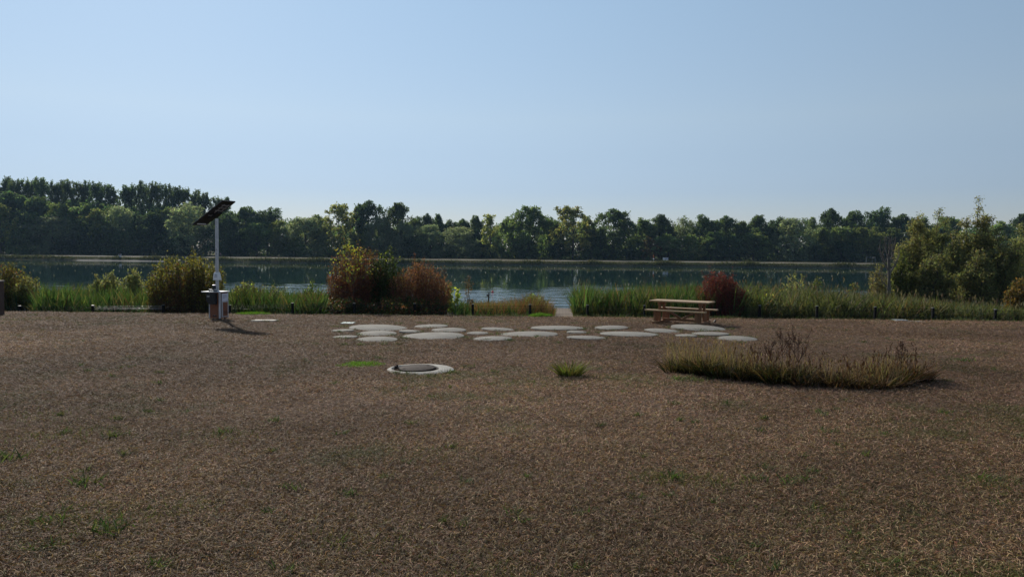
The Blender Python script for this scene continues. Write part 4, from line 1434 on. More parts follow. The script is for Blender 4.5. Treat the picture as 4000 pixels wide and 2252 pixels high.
def long_strip():
    """unmown strip of long grass on the right, built tussock by tussock"""
    r = np.random.default_rng(86)
    pts = np.array([[2625, 1452], [2720, 1470], [2850, 1486], [3000, 1502], [3150, 1512], [3300, 1520], [3420, 1522], [3530, 1508], [3640, 1486]])
    W = np.array([G(a, b)[:2] for a, b in pts])
    parts = []
    nt_ = 150
    for q in range(nt_):
        u = 0.09 + 0.88 * r.random() if q < 125 else r.uniform(0.07, 0.97)
        s = np.clip(u, 0, 0.999) * (len(W) - 1)
        k = int(s)
        c0 = W[k] * (1 - s + k) + W[k + 1] * (s - k)
        hw = np.interp(u, [0, .12, .5, .8, 1], [0.25, 0.7, 0.85, 0.75, 0.3])
        off = r.uniform(0.0, 1.0) if q < 125 else r.uniform(-0.2, 1.4)
        cx, cy = c0[0] + r.normal() * 0.08, c0[1] + off * hw + 0.05
        big = r.uniform(0.5, 1.15) if q < 125 else r.uniform(0.25, 0.55)
        hb = np.interp(u, [0, .12, .32, .5, .72, .9, 1], [0.22, 0.37, 0.36, 0.34, 0.25, 0.37, 0.20]) * big
        n = int(62 * big) + 14
        a = r.uniform(0, 6.28, n)
        rr = np.sqrt(r.random(n)) * 0.085 * (0.7 + big)
        x, y = cx + rr * np.cos(a), cy + rr * np.sin(a)
        h = hb * r.uniform(0.5, 1.2, n)
        V, F = strips(np.stack([x, y, gz(x, y) - 0.02], 1), a + r.normal(size=n) * 0.6, h, r.uniform(0.1, 0.6, n) + rr * 2.0, r.uniform(0.1, 0.95, n), r.uniform(0.011, 0.026, n), 4, r=r)
        dry = np.clip((0.30 if u < 0.5 else 0.72) + 0.3 * r.normal(), 0.05, 0.95)
        ca = pick(n, [((0.036, 0.045, 0.016), 4), ((0.060, 0.068, 0.024), 3), ((0.14, 0.13, 0.05), 1.2)], r)
        cb = pick(n, [((0.19, 0.125, 0.070), 3), ((0.30, 0.215, 0.13), 1.6), ((0.085, 0.055, 0.034), 4), ((0.13, 0.065, 0.038), 1.5)], r)
        c = np.where((r.random(n) < dry)[:, None], cb, ca)
        parts.append((V, F, np.repeat(c * np.array([0.74, 0.64, 0.64]), 4, 0)))
    A1 = joinm(parts)
    # thin dry flowering stems standing above
    m = 900
    u2 = np.concatenate([r.uniform(0.02, 0.32, 380), r.uniform(0.2, 0.98, 520)])
    s = u2 * (len(W) - 1.001)
    k = s.astype(int)
    f = (s - k)[:, None]
    c0 = W[k] * (1 - f) + W[k + 1] * f
    x = c0[:, 0] + r.normal(size=m) * 0.08
    y = c0[:, 1] + r.uniform(0, 1.0, m) * 0.75
    h = np.where(u2 < 0.32, r.uniform(0.35, 0.68, m), r.uniform(0.25, 0.46, m))
    V, F = strips(np.stack([x, y, gz(x, y)], 1), r.uniform(0, 6.28, m), h, r.uniform(0, 0.3, m), r.uniform(0, 0.25, m), r.uniform(0.003, 0.007, m), 3, r=r)
    cs = pick(m, [((0.30, 0.22, 0.12), 3), ((0.22, 0.15, 0.08), 3), ((0.26, 0.15, 0.085), 1), ((0.28, 0.26, 0.08), 1)], r)
    hd = heads(x[::2], y[::2], gz(x[::2], y[::2]) + h[::2] * 0.82, 0.010, [((0.30, 0.22, 0.12), 2), ((0.22, 0.14, 0.08), 2)], r, 0.07)
    mk = 170
    u3 = r.uniform(0.3, 0.98, mk)
    s = u3 * (len(W) - 1.001)
    k = s.astype(int)
    f = (s - k)[:, None]
    c0 = W[k] * (1 - f) + W[k + 1] * f
    x3, y3 = c0[:, 0] + r.normal(size=mk) * 0.1, c0[:, 1] + r.uniform(0, 1.0, mk) * 0.8
    h3 = r.uniform(0.28, 0.62, mk) * np.where((u3 > 0.55) & (u3 < 0.8), 0.8, 1)
    V3, F3 = strips(np.stack([x3, y3, gz(x3, y3)], 1), r.uniform(0, 6.28, mk), h3, r.uniform(0, 0.35, mk), r.uniform(0, 0.2, mk), r.uniform(0.006, 0.011, mk), 3, r=r)
    c3 = np.repeat(pick(mk, [((0.060, 0.030, 0.022), 3), ((0.10, 0.05, 0.032), 2), ((0.15, 0.09, 0.05), 1)], r), 3, 0)
    hd3 = heads(np.repeat(x3, 3), np.repeat(y3, 3), np.repeat(gz(x3, y3), 3) + np.repeat(h3, 3) * r.uniform(0.55, 0.95, 3 * mk), 0.014, [((0.060, 0.030, 0.022), 3), ((0.11, 0.055, 0.035), 2)], r, 0.06)
    V, F, c = joinm([A1, (V, F, np.repeat(cs, 3, 0)), hd, (V3, F3, c3), hd3])
    tag(link('tall_grass', npmesh('tall_grass', V, F, c), M['reed']), 'unmown strip of long green and dry grass on the right of the lawn', 'grass', kind='stuff')


long_strip()


def dock(label, px, py, H, seed, arms=7, spread=0.2):
    r = np.random.default_rng(seed)
    g = G(px, py)
    z = float(gz(g[0], g[1]))
    L, hp = [], []
    zz = np.linspace(0, H, 6)
    st = np.stack([0.03 * np.sin(zz * 4 + seed), 0.02 * r.normal(size=6), zz], 1)
    st[0, :2] = 0
    L.append((st, np.linspace(0.008, 0.003, 6)))
    hp += [st[0] + (st[-1] - st[0]) * q for q in np.linspace(0.6, 1, 14)]
    for i in range(arms):
        t = r.uniform(0.25, 0.8)
        s = np.array([np.interp(t * H, zz, st[:, k]) for k in range(3)])
        a = r.uniform(0, 6.28)
        ln = H * (1.02 - t) * r.uniform(0.6, 0.95)
        e = s + np.array([np.cos(a) * spread * ln * 2, np.sin(a) * spread * ln * 1.5, ln * 0.9])
        m = (s + e) / 2 + np.array([np.cos(a), np.sin(a), 0]) * spread * 0.12
        L.append((np.stack([s, m, e]), np.array([0.005, 0.004, 0.002])))
        hp += [m * (1 - q) + e * q for q in np.linspace(0, 1, 10)]
    o = empty('dock_plant', (g[0], g[1], z), label, 'plant')
    V, F = tubes(L, 5)
    link('stem', npmesh('stem', V, F), M['twigdark'], o)
    hp = np.array(hp)
    n = 260
    C = hp[r.integers(0, len(hp), n)] + r.normal(size=(n, 3)) * 0.012
    A = rand_dirs(n, r)
    B = unit(np.cross(A, rand_dirs(n, r)))
    V, F = leaves(C, A * 0.020, B * 0.012)
    link('seed_heads', npmesh('seed_heads', V, F, pick(n, [((0.060, 0.030, 0.022), 3), ((0.095, 0.045, 0.03), 2)], r)), M['straw'], o)


M['twigdark'] = plain('dark_dry_stem', (0.05, 0.028, 0.02), (0.09, 0.05, 0.035), 9, 0.9)
dock('tallest dark brown dock stalk in the middle of the long grass strip', 3120, 1488, 0.74, 91, 7)
dock('dark brown dock stalk left of the tallest one in the long grass', 3012, 1484, 0.62, 92, 8)
dock('thin brown dock stalk between the two thick ones, farther back', 3078, 1470, 0.60, 93, 4)
dock('dark brown dock stalk at the right end of the long grass strip', 3512, 1490, 0.62, 94, 5, 0.12)
dock('spindly branching dry weed behind the left dock stalk', 3050, 1440, 0.70, 95, 6, 0.34)
dock('spindly dry weed with round seed heads, farthest back of the dock plants', 3100, 1425, 0.72, 96, 5, 0.3)
# ------------------------------------------------------------------ concrete discs
def disc(px, py, wpx, label):
    g = G(px, py)
    rad = wpx / 3000 * g[1] / 2
    r = random.Random(int(px))
    b = MB()
    pts = [(rad * (1 + 0.004 * math.sin(3 * a + px)) * math.cos(a), rad * math.sin(a)) for a in [2 * math.pi * i / 72 for i in range(72)]]
    b.prism(pts, -0.10, 0.030, bev=0.008)
    o = b.build('concrete_disc', M['concrete'], None, (g[0], g[1], float(gz(g[0], g[1]))), 0, True)
    o.rotation_euler = (math.atan(-0.03) + r.uniform(-0.008, 0.008), r.uniform(-0.010, 0.010), r.uniform(0, 6))
    tag(o, label, 'paving disc', 'round concrete discs set in the lawn')
    CLEAR.append((g[0], g[1], rad - 0.02))


DISCS = [
    (1338, 1295, 88, 'small disc at the left end, behind the other small end disc'),
    (1478, 1284, 225, 'large disc at the left end, farthest back of the left group'),
    (1684, 1276, 132, 'medium disc farthest back in the left half, near the fence side'),
    (1753, 1292, 137, 'medium disc just behind the large left-middle disc'),
    (1601, 1297, 85, 'small disc between the back left large disc and the left-middle large disc'),
    (1473, 1304, 153, 'medium disc in front of the back left large disc'),
    (1348, 1317, 96, 'small disc at the left end, front one of the end pair'),
    (1472, 1328, 161, 'medium disc at the front of the left end'),
    (1691, 1315, 245, 'large disc in the left middle, behind the manhole'),
    (1944, 1286, 130, 'medium disc in the middle, on the back side left of a large one'),
    (1866, 1303, 85, 'small disc between the left-middle and middle large discs'),
    (1923, 1325, 154, 'medium disc at the front, left below the middle large disc'),
    (2065, 1308, 229, 'large disc in the middle of the whole group'),
    (2177, 1282, 210, 'large disc farthest back in the middle, near the fence side'),
    (2253, 1301, 79, 'small disc right of the middle large disc'),
    (2288, 1322, 151, 'medium disc at the front, between two large discs right of the middle'),
    (2388, 1284, 131, 'medium disc on the back side, left of the picnic table'),
    (2457, 1308, 228, 'large disc in front of the picnic table, on its left'),
    (2586, 1294, 139, 'medium disc just in front of the table legs'),
    (2679, 1314, 84, 'small disc at the right end, left of two medium ones'),
    (2728, 1283, 212, 'large disc touching the shadow of the picnic table'),
    (2775, 1305, 143, 'medium disc at the right end, below the large disc by the table'),
    (2880, 1325, 151, 'medium disc farthest right, behind the long grass'),
]
for a in DISCS:
    disc(*a)


# ------------------------------------------------------------------ manhole
def manhole():
    g = G(1643, 1443)
    CLEAR.append((g[0], g[1], 0.53))
    z = float(gz(g[0], g[1]))
    o = empty('manhole', (g[0], g[1], z), 'round manhole with pale concrete ring and raised cast iron lid', 'manhole')
    ro, ri = 0.545, 0.385
    cx = -0.085
    bm = bmesh.new()
    N = 64
    rings = []
    rr = random.Random(3)
    for (R0, ox, zz) in [(ro + 0.01, 0, -0.1), (ro, 0, 0.018), (ro - 0.02, 0, 0.030), (ri + 0.01, cx, 0.036), (ri, cx, 0.028), (ri, cx, -0.06)]:
        rings.append([bm.verts.new((ox + R0 * math.cos(2 * math.pi * i / N) * (1 + 0.004 * rr.random()), R0 * math.sin(2 * math.pi * i / N), zz)) for i in range(N)])
    for a, b in zip(rings, rings[1:]):
        for i in range(N):
            bm.faces.new((a[i], a[(i + 1) % N], b[(i + 1) % N], b[i]))
    bm.faces.new(rings[-1])
    m = MB()
    m.bm.free()
    m.bm = bm
    m.build('concrete_ring', M['palering'], o, smooth=True)
    f = MB()
    bm = f.bm
    rings = []
    for (R0, zz) in [(0.382, -0.05), (0.382, 0.022), (0.352, 0.022), (0.352, -0.02), (0.30, -0.02), (0.30, -0.055)]:
        rings.append([bm.verts.new((cx + R0 * math.cos(2 * math.pi * i / N), R0 * math.sin(2 * math.pi * i / N), zz)) for i in range(N)])
    for a, b in zip(rings, rings[1:]):
        for i in range(N):
            bm.faces.new((a[i], a[(i + 1) % N], b[(i + 1) % N], b[i]))
    bm.faces.new(rings[-1])
    f.build('frame', M['iron'], o, smooth=True)
    l = MB()
    l.cyl((0, 0, 0), (0, 0, 0.045), 0.298, 0.303, 64, 0.004)
    l.box((0.20, 0.10, 0.047), (0.05, 0.022, 0.008), None, 0.002)
    l.box((-0.22, -0.05, 0.047), (0.05, 0.022, 0.008), None, 0.002)
    lid = l.build('lid', M['iron'], o, (cx + 0.025, 0, 0.006), smooth=True)
    lid.rotation_euler = (0.02, -0.03, 0.3)
    h = MB()
    h.box((0, 0, 0), (0.05, 0.05, 0.05)).box((0.02, 0, 0.03), (0.03, 0.03, 0.03))
    h.build('hinge', M['iron'], o, (cx - 0.315, -0.02, 0.05))
    # remains of joints and small stones on the ring
M['palering'] = None


def ring_mat():
    k = NT('pale_mortar')
    o_ = k.obj()
    f = k.noise(o_, 4, 6, 0.65)
    c = k.ramp(f, [(0.3, (0.29, 0.27, 0.235)), (0.7, (0.42, 0.395, 0.345))])
    c = k.mix(k.mapr(k.noise(o_, 2.0, 6, 0.7, 0.5), 0.55, 0.72, 0, 0.5), c, (0.20, 0.175, 0.145))
    return k.done(k.bsdf(c, 0.9, 0, k.bump(k.noise(o_, 30, 5, 0.7), 0.6, 0.006), 0.25))


M['palering'] = ring_mat()
manhole()

# ------------------------------------------------------------------ flat slabs and covers near the fence
def slab(name, label, cat, px, py, wm, dm, mat, h=0.04, rz=0.0, lift=0.0):
    g = G(px, py)
    z = float(gz(g[0], g[1]))
    b = MB()
    b.box((0, 0, h / 2 - 0.015), (wm, dm, h), None, 0.006)
    o = b.build(name, mat, None, (g[0], g[1], z + lift), rz)
    o.rotation_euler = (-0.03, 0, rz)
    tag(o, label, cat)
    CLEAR.append((g[0], g[1], min(wm, dm) * 0.55))
    return o


for k, wm in ((0, 0.30), (1, 0.42)):
    slab('stone_slab', ('narrow pale stone slab lying on the lawn right of the charging station' if k == 0 else 'wider pale stone slab next to the narrow one right of the charging station'), 'slab',
         1006 + k * 46, 1254, wm, 0.55, M['slab'], 0.05, 0.05)
slab('inspection_cover', 'pale blue-green inspection cover in the lawn behind the left discs', 'cover', 1359, 1263, 0.38, 0.62, M['greenplate'], 0.05, 0.06)
slab('cover_slab', 'pale grey cover slab by the right fence, left one of two', 'cover', 3515, 1252, 0.42, 0.42, M['greyplate'], 0.06, -0.05)
slab('cover_slab', 'dull grey cover slab by the right fence, right one of two', 'cover', 3575, 1255, 0.55, 0.36, M['greyplate'], 0.03, -0.05)


# ------------------------------------------------------------------ post at the left edge
g = P(-2, 1226, 26.2)
o = empty('wooden_post', (g[0], g[1], float(gz(g[0], g[1])) - 0.05), 'thick dark weathered wooden post at the left edge of the photo', 'post')
b = MB()
b.box((0, 0, 0.60), (0.22, 0.22, 1.20), None, 0.012)
b.build('post', M['oldwood'], o)
b = MB()
b.prism([(-0.125, -0.125), (0.125, -0.125), (0.125, 0.125), (-0.125, 0.125)], 1.20, 1.232, bev=0.012)
b.build('cap', M['cutwood'], o)


# ------------------------------------------------------------------ low wire fence
def fence():
    pos = [(-240, 1196), (77, 1193), (363, 1191), (638, 1190), (897, 1190), (1143, 1182), (1383, 1183), (1620, 1184), (1847, 1187), (2071, 1188), (2295, 1190), (2518, 1192), (2745, 1192), (2968, 1191),
           (3192, 1194), (3419, 1197), (3645, 1201), (3888, 1207), (4140, 1212)]
    D = 29.1
    o = empty('wire_fence', (0, D, float(gz(0, D))), 'low dark wire mesh fence on black posts along the edge of the lawn', 'fence')
    oz = o.location.z
    pts = []
    r = random.Random(8)
    for px, py in pos:
        q = P(px, py, D)
        zb = float(gz(q[0], D))
        pts.append((q[0], q[2], zb))
        b = MB()
        b.box((0, 0, (q[2] - 0.012 - zb - 0.3) / 2), (0.085, 0.085, q[2] - 0.012 - zb + 0.3), None, 0.006)
        po = b.build('post', M['postblack'], o, (q[0], 0, zb - oz))
        po.rotation_euler = (r.uniform(-.02, .02), r.uniform(-.015, .015), r.uniform(-.1, .1))
        c = MB()
        h = q[2] - zb
        c.prism([(-0.045, -0.045), (0.045, -0.045), (0.045, 0.045), (-0.045, 0.045)], h - 0.012, h, bev=0.004)
        c.build('cap', M['cap'], po)
    for (x0, t0, b0), (x1, t1, b1) in zip(pts, pts[1:]):
        L = []
        n = int((x1 - x0) / 0.055)
        for i in range(1, n):
            f = i / n
            x = x0 + (x1 - x0) * f
            zt, zb = t0 + (t1 - t0) * f - 0.035, b0 + (b1 - b0) * f
            L.append((np.array([[x, 0, zb - oz], [x, 0, zt - oz]]), np.array([0.0026, 0.0026])))
        brightened = -15.6 < (x0 + x1) / 2 < -13.6  # bay where the sun's glint is painted in by paler wires
        ks = (0.055, 0.115, 0.165) if brightened else (0.06, 0.12, 0.18, 0.36)
        rr_ = 0.0036 if brightened else 0.0035
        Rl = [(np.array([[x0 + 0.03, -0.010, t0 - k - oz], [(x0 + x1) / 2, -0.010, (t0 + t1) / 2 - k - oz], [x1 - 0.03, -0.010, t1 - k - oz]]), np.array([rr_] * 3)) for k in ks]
        V, F = tubes(L, 5)
        mp = link('mesh_panel', npmesh('mesh_panel', V, F, smooth=True), M['wire'], o)
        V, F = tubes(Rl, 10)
        hw = link('horizontal_wires', npmesh('horizontal_wires', V, F, smooth=True), M['rail'] if brightened else M['wire'], mp)
        if brightened:
            mp['label'] = 'mesh panel with shiny horizontal wires glinting in the sun'


M['cap'] = plain('post_cap', (0.12, 0.12, 0.12), (0.18, 0.18, 0.175), 20, 0.45)
fence()


# ------------------------------------------------------------------ solar charging station
def station():
    d = 25.2
    g = P(855, 1246, d)
    z0 = float(gz(g[0], d))
    o = empty('solar_charging_station', (g[0], d, z0), 'solar charging station with brown and silver cabinet and tilted panel on a pole', 'charging station', 0)
    A = -R(17)                      # cabinet turned so that a corner faces us
    rot = Matrix.Rotation(A, 3, 'Z')
    s, zb, zt = 0.43, 0.055, 0.90
    cab = bpy.data.objects.new('cabinet', None)
    # body
    b = MB()
    b.box((0, 0, (zb + zt) / 2), (s - 0.03, s - 0.03, zt - zb), None, 0.004)
    cab = b.build('cabinet', M['rust'], o, None, 0)
    cab.rotation_euler = (0, 0, A)
    h = s / 2
    for sx, sy in ((-1, -1), (1, -1), (1, 1), (-1, 1)):
        f = MB()
        wd = 0.06 if (sx, sy) == (1, -1) else 0.035
        f.box((sx * (h - wd / 2 + 0.004), sy * (h - wd / 2 + 0.004), (zb + zt) / 2), (wd, wd, zt - zb + 0.02), None, 0.008)
        f.build('corner_profile', M['alu'], cab)
    # left face is the -Y side, right face is the +X side
    dr = MB()
    dr.box((h + 0.002, 0.03, 0.475), (0.02, s - 0.10, 0.78), None, 0.004)
    door = dr.build('door', M['alu'], cab)
    q = MB()
    q.box((h + 0.0135, 0.035, 0.345), (0.006, s - 0.20, 0.45), None, 0.002)
    ins = q.build('door_insert', M['rust'], door)
    q = MB()
    for k in range(5):
        q.box((h + 0.018, 0.035, 0.195 + k * 0.024), (0.006, s - 0.24, 0.009), None, 0)
    q.build('vent', M['darkgap'], door)
    q = MB()
    q.box((h + 0.0135, 0.03, 0.735), (0.004, s - 0.13, 0.245), None, 0)
    nt_ = q.build('notice', M['paper'], door)
    q = MB()
    for k, (ln) in enumerate((0.19, 0.21, 0.17, 0.23, 0.09)):
        q.box((h + 0.0165, -0.085 + ln / 2, 0.805 - k * 0.026), (0.002, ln, 0.008), None, 0)
    q.build('text_lines', M['ink2'], door)
    for zz in (0.66, 0.22):
        q = MB()
        q.cyl((h + 0.010, 0.165, zz), (h + 0.03, 0.165, zz), 0.010)
        q.build('lock', M['black'], door)
    # slot on the brown face
    q = MB()
    q.box((0.0, -h + 0.008, 0.135), (0.125, 0.02, 0.04), None, 0.004)
    sl = q.build('slot', M['black'], cab)
    q = MB()
    q.box((0.01, -h - 0.004, 0.146), (0.055, 0.008, 0.012), None, 0)
    q.build('slot_plate', M['label'], cab)
    q = MB()
    q.cyl((0.06, -h + 0.012, 0.50), (0.06, -h - 0.002, 0.50), 0.016)
    q.build('keyhole', M['black'], cab)
    # hanging black bin with chamfered foot
    q = MB()
    prof = [(-0.20, 0.875), (0.13, 0.875), (0.13, 0.54), (0.10, 0.515), (-0.08, 0.515), (-0.17, 0.60), (-0.20, 0.70)]
    q.prism(prof, 0, 0.13, Matrix.Translation((-0.02, -h - 0.005, 0)) @ Matrix.Rotation(R(90), 4, 'X'), 0.012)
    bn = q.build('bin', M['black'], cab)
    q = MB()
    q.box((-0.13, -h - 0.137, 0.775), (0.095, 0.006, 0.055), None, 0.001)
    q.build('label', M['label'], bn)
    # table top, reaching further over the bin side
    q = MB()
    q.prism([(-h - 0.14, -h - 0.20), (h - 0.02, -h - 0.04), (h + 0.05, -h + 0.05), (h + 0.05, h + 0.02), (-h - 0.04, h + 0.02), (-h - 0.16, 0.0)], zt + 0.005, zt + 0.03, bev=0.006)
    q.build('table_top', M['top'], cab)
    # charging pads and canister on the top
    q = MB()
    q.box((-0.10, -0.16, zt + 0.055), (0.26, 0.10, 0.05), None, 0.006)
    pad = q.build('charging_box', M['black'], cab)
    for xx in (-0.14, -0.06):
        q = MB()
        q.box((xx, -0.211, zt + 0.055), (0.037, 0.008, 0.024), None, 0)
        q.build('socket', M['white'], pad)
    for xx in (-0.20, 0.0):
        q = MB()
        q.cyl((xx, -0.16, zt + 0.079), (xx, -0.16, zt + 0.094), 0.047)
        q.build('pad', M['white'], pad)
    q = MB()
    q.cyl((-0.15, -0.02, zt + 0.03), (-0.15, -0.02, zt + 0.215), 0.066, None, 24)
    cn = q.build('canister', M['black'], cab, smooth=True)
    q = MB()
    q.cyl((-0.15, -0.02, zt + 0.2155), (-0.15, -0.02, zt + 0.232), 0.067, None, 24, 0.004)
    q.build('lid', M['alu'], cn, smooth=True)
    for xx, yy in ((-0.12, -0.12), (0.13, -0.1), (0.13, 0.13), (-0.12, 0.13)):
        q = MB()
        q.cyl((xx, yy, -0.02), (xx, yy, zb + 0.002), 0.03)
        q.build('foot', M['black'], cab)
    # pole with extruded profile
    px_, py_ = P(845, 1000, d)[0] - g[0], 0.06
    q = MB()
    ztop = P(842, 853, d)[2] - z0
    w_ = 0.050
    prof = []
    for i in range(4):
        a = i * math.pi / 2
        for (u, v) in ((w_, -w_ * 0.75), (w_, -0.014), (w_ * 0.8, -0.010), (w_ * 0.8, 0.010), (w_, 0.014), (w_, w_ * 0.75), (w_ * 0.75, w_)):
            prof.append((u * math.cos(a) - v * math.sin(a), u * math.sin(a) + v * math.cos(a)))
    q.prism(prof, zt + 0.03, ztop, Matrix.Translation((px_, py_, 0)) @ Matrix.Rotation(R(14), 4, 'Z'))
    pole = q.build('pole', M['steel'], o)
    for k in (0.12, 0.28, 1.02, 1.16):
        q = MB()
        q.cyl((px_ + 0.004, py_ - 0.047, ztop - k), (px_ + 0.004, py_ - 0.06, ztop - k), 0.011, None, 8)
        q.build('bolt', M['black'], pole)
    # white cover wrapped round the pole
    cz0, cz1 = P(842, 1093, d)[2] - z0, P(842, 1063, d)[2] - z0
    N = 28
    bm = bmesh.new()
    rows = []
    for j in range(7):
        t = j / 6
        row = []
        for i in range(N):
            a = 2 * math.pi * i / N
            rad = 0.135 - 0.035 * t + 0.008 * math.sin(5 * a + 3 * t) * (1 - t)
            if t > 0.99:
                rad = 0.085
            row.append(bm.verts.new((px_ + rad * math.cos(a) - 0.005, py_ + rad * 0.8 * math.sin(a), cz0 + (cz1 - cz0) * t)))
        rows.append(row)
    for a_, b_ in zip(rows, rows[1:]):
        for i in range(N):
            bm.faces.new((a_[i], a_[(i + 1) % N], b_[(i + 1) % N], b_[i]))
    bm.faces.new(rows[-1])
    q = MB()
    q.bm.free()
    q.bm = bm
    cv = q.build('cover', M['white'], pole, smooth=True)
    q = MB()
    for zz, wd in ((0.165, 0.085), (0.115, 0.10)):
        for k in range(6):
            q.box((px_ - 0.005 + (k - 2.5) * wd / 6.5, py_ - 0.1165 + abs(k - 2.5) * 0.003, cz0 + zz), (wd / 9, 0.006, 0.018), None, 0)
    q.build('lettering', M['ink2'], cv)
    # panel: long axis climbs from far left to near right
    up = Vector((1.16, -0.468, 0.755)).normalized()
    sd_ = Vector((0.468, 1.16, 0)).normalized()
    nn = sd_.cross(up).normalized()
    if nn.z < 0:
        nn = -nn
        xx_ = -up
    yy_ = nn.cross(xx_)
    Mx = Matrix([[xx_[i], yy_[i], nn[i]] for i in range(3)])
    cpos = P(835.5, 832, d)
    pc = Vector((cpos[0] - g[0], 0.0, cpos[2] - z0))
    q = MB()
    q.box((0, 0, 0), (1.48, 0.58, 0.045), None, 0.006)
    pn = q.build('solar_panel', M['panel'], o, pc)
    pn.rotation_euler = Mx.to_euler()
    q = MB()
    q.box((0, 0, 0.0255), (1.42, 0.52, 0.006), None, 0)
    q.build('cells', M['cells'], pn)
    q = MB()
    for yy in (-0.13, 0.075):
        q.box((-0.33, yy, -0.040), (0.50, 0.022, 0.024), None, 0.002)
    for xx in (-0.52, -0.36, -0.20):
        q.box((xx, -0.03, -0.0345), (0.022, 0.34, 0.022), None, 0.002)
    q.box((0.10, 0.05, -0.036), (0.022, 0.26, 0.022), None, 0.002).box((0.10, 0.03, -0.036), (0.10, 0.02, 0.016), None, 0.002)
    q.build('mounting_bars', M['alu'], pn)
    q = MB()
    q.box((0.63, 0.0, -0.036), (0.03, 0.38, 0.03), None, 0.002)
    q.build('edge_strip', M['white'], pn)  # white strip across the underside near the lower end
    q = MB()
    q.box((-0.02, -0.07, -0.07), (0.30, 0.20, 0.10), None, 0.008)
    q.build('bracket', M['black'], pn)
    q = MB()
    q.box((0.22, 0.02, -0.045), (0.12, 0.10, 0.04), None, 0.006)
    q.build('junction_box', M['black'], pn)
    q = MB()
    q.tube([(px_ - 0.10, py_, ztop - 0.02), (px_ - 0.17, py_, ztop - 0.10), (px_ - 0.15, py_, ztop - 0.24), (px_ - 0.08, py_, ztop - 0.32), (px_ - 0.055, py_, ztop - 0.40)], [0.010] * 5, 6)
    q.build('cable', M['black'], pole)


M['ink2'] = plain('grey_print', (0.13, 0.13, 0.19), (0.18, 0.18, 0.25), 9, 0.6)
M['top'] = plain('pale_table_laminate', (0.50, 0.51, 0.52), (0.58, 0.59, 0.60), 9, 0.3, spec=0.5)
M['cells'] = plain('solar_cells', (0.006, 0.010, 0.03), (0.010, 0.015, 0.04), 9, 0.15, spec=0.5)
station()


# ------------------------------------------------------------------ picnic table
def picnic_table():
    d = 25.0
    g = P(2662, 1264, d)
    z0 = float(gz(g[0], d))
    o = empty('picnic_table', (g[0], d, z0), 'wooden picnic table with two benches standing on the dry lawn', 'picnic table', R(-31))
    L = 1.96
    q = MB()
    for k in range(5):
        q.box((0, -0.32 + k * 0.16, 0.735), (L, 0.154, 0.04), None, 0.005)
    q.build('tabletop', M['planks'], o)
    for s in (-1, 1):
        q = MB()
        for k in range(2):
            q.box((0.0, s * (0.60 + k * 0.135) - s * 0.03, 0.455), (L, 0.129, 0.04), None, 0.005)
        q.build('bench', M['planks'], o)
    for ex in (-0.68, 0.68):
        q = MB()
        q.box((ex, 0, 0.045), (0.11, 1.50, 0.09), None, 0.006)
        q.build('foot_beam', M['wood'], o)
        for s in (-1, 1):
            q = MB()
            q.box((ex, s * 0.20, 0.36), (0.075, 0.075, 0.54), None, 0.005)
            q.box((ex, s * 0.20, 0.665), (0.10, 0.15, 0.10), None, 0.006)
            q.build('leg', M['wood'], o)
            q = MB()
            q.box((ex, s * 0.64, 0.26), (0.075, 0.075, 0.34), None, 0.005)
            q.build('bench_leg', M['wood'], o)
            q = MB()
            q.box((ex, s * 0.42, 0.26), (0.055, 0.055, 0.34), None, 0.005)
            q.build('inner_leg', M['wood'], o)
            q = MB()
            q.box((ex, s * 0.70, 0.1015), (0.13, 0.12, 0.022), None, 0.004)
            q.build('foot_pad', M['planks'], o)
        q = MB()
        q.box((ex + (0.08 if ex < 0 else -0.08), 0, 0.41), (0.045, 1.40, 0.045), None, 0.004)
        q.build('bench_bearer', M['wood'], o)
    q = MB()
    q.box((0, 0, 0.125), (1.25, 0.09, 0.07), None, 0.005)
    q.build('stretcher', M['wood'], o)
    for s in (-1, 1):
        q = MB()
        q.bar((s * 0.04, 0, 0.16), (s * 0.60, 0, 0.50), 0.07, 0.075)
        q.build('brace', M['wood'], o)


picnic_table()


# ------------------------------------------------------------------ skinned bodies
def skinned(name, J, E, rad, mat, parent, sub=2, root=0):
    me = bpy.data.meshes.new(name)
    me.from_pydata(J, E, [])
    ob = bpy.data.objects.new(name, me)
    COL.objects.link(ob)
    ob.modifiers.new('skin', 'SKIN')
    for i, v in enumerate(me.skin_vertices[0].data):
        v.radius = rad[i] if isinstance(rad[i], tuple) else (rad[i], rad[i])
        v.use_root = (i == root)
    m = ob.modifiers.new('sub', 'SUBSURF')
    m.levels = m.render_levels = sub
    dg = bpy.context.evaluated_depsgraph_get()
    nm = bpy.data.meshes.new_from_object(ob.evaluated_get(dg))
    bpy.data.objects.remove(ob)
    bpy.data.meshes.remove(me)
    nm.name = name
    nm.polygons.foreach_set('use_smooth', np.ones(len(nm.polygons), bool))
    return link(name, nm, mat, parent)


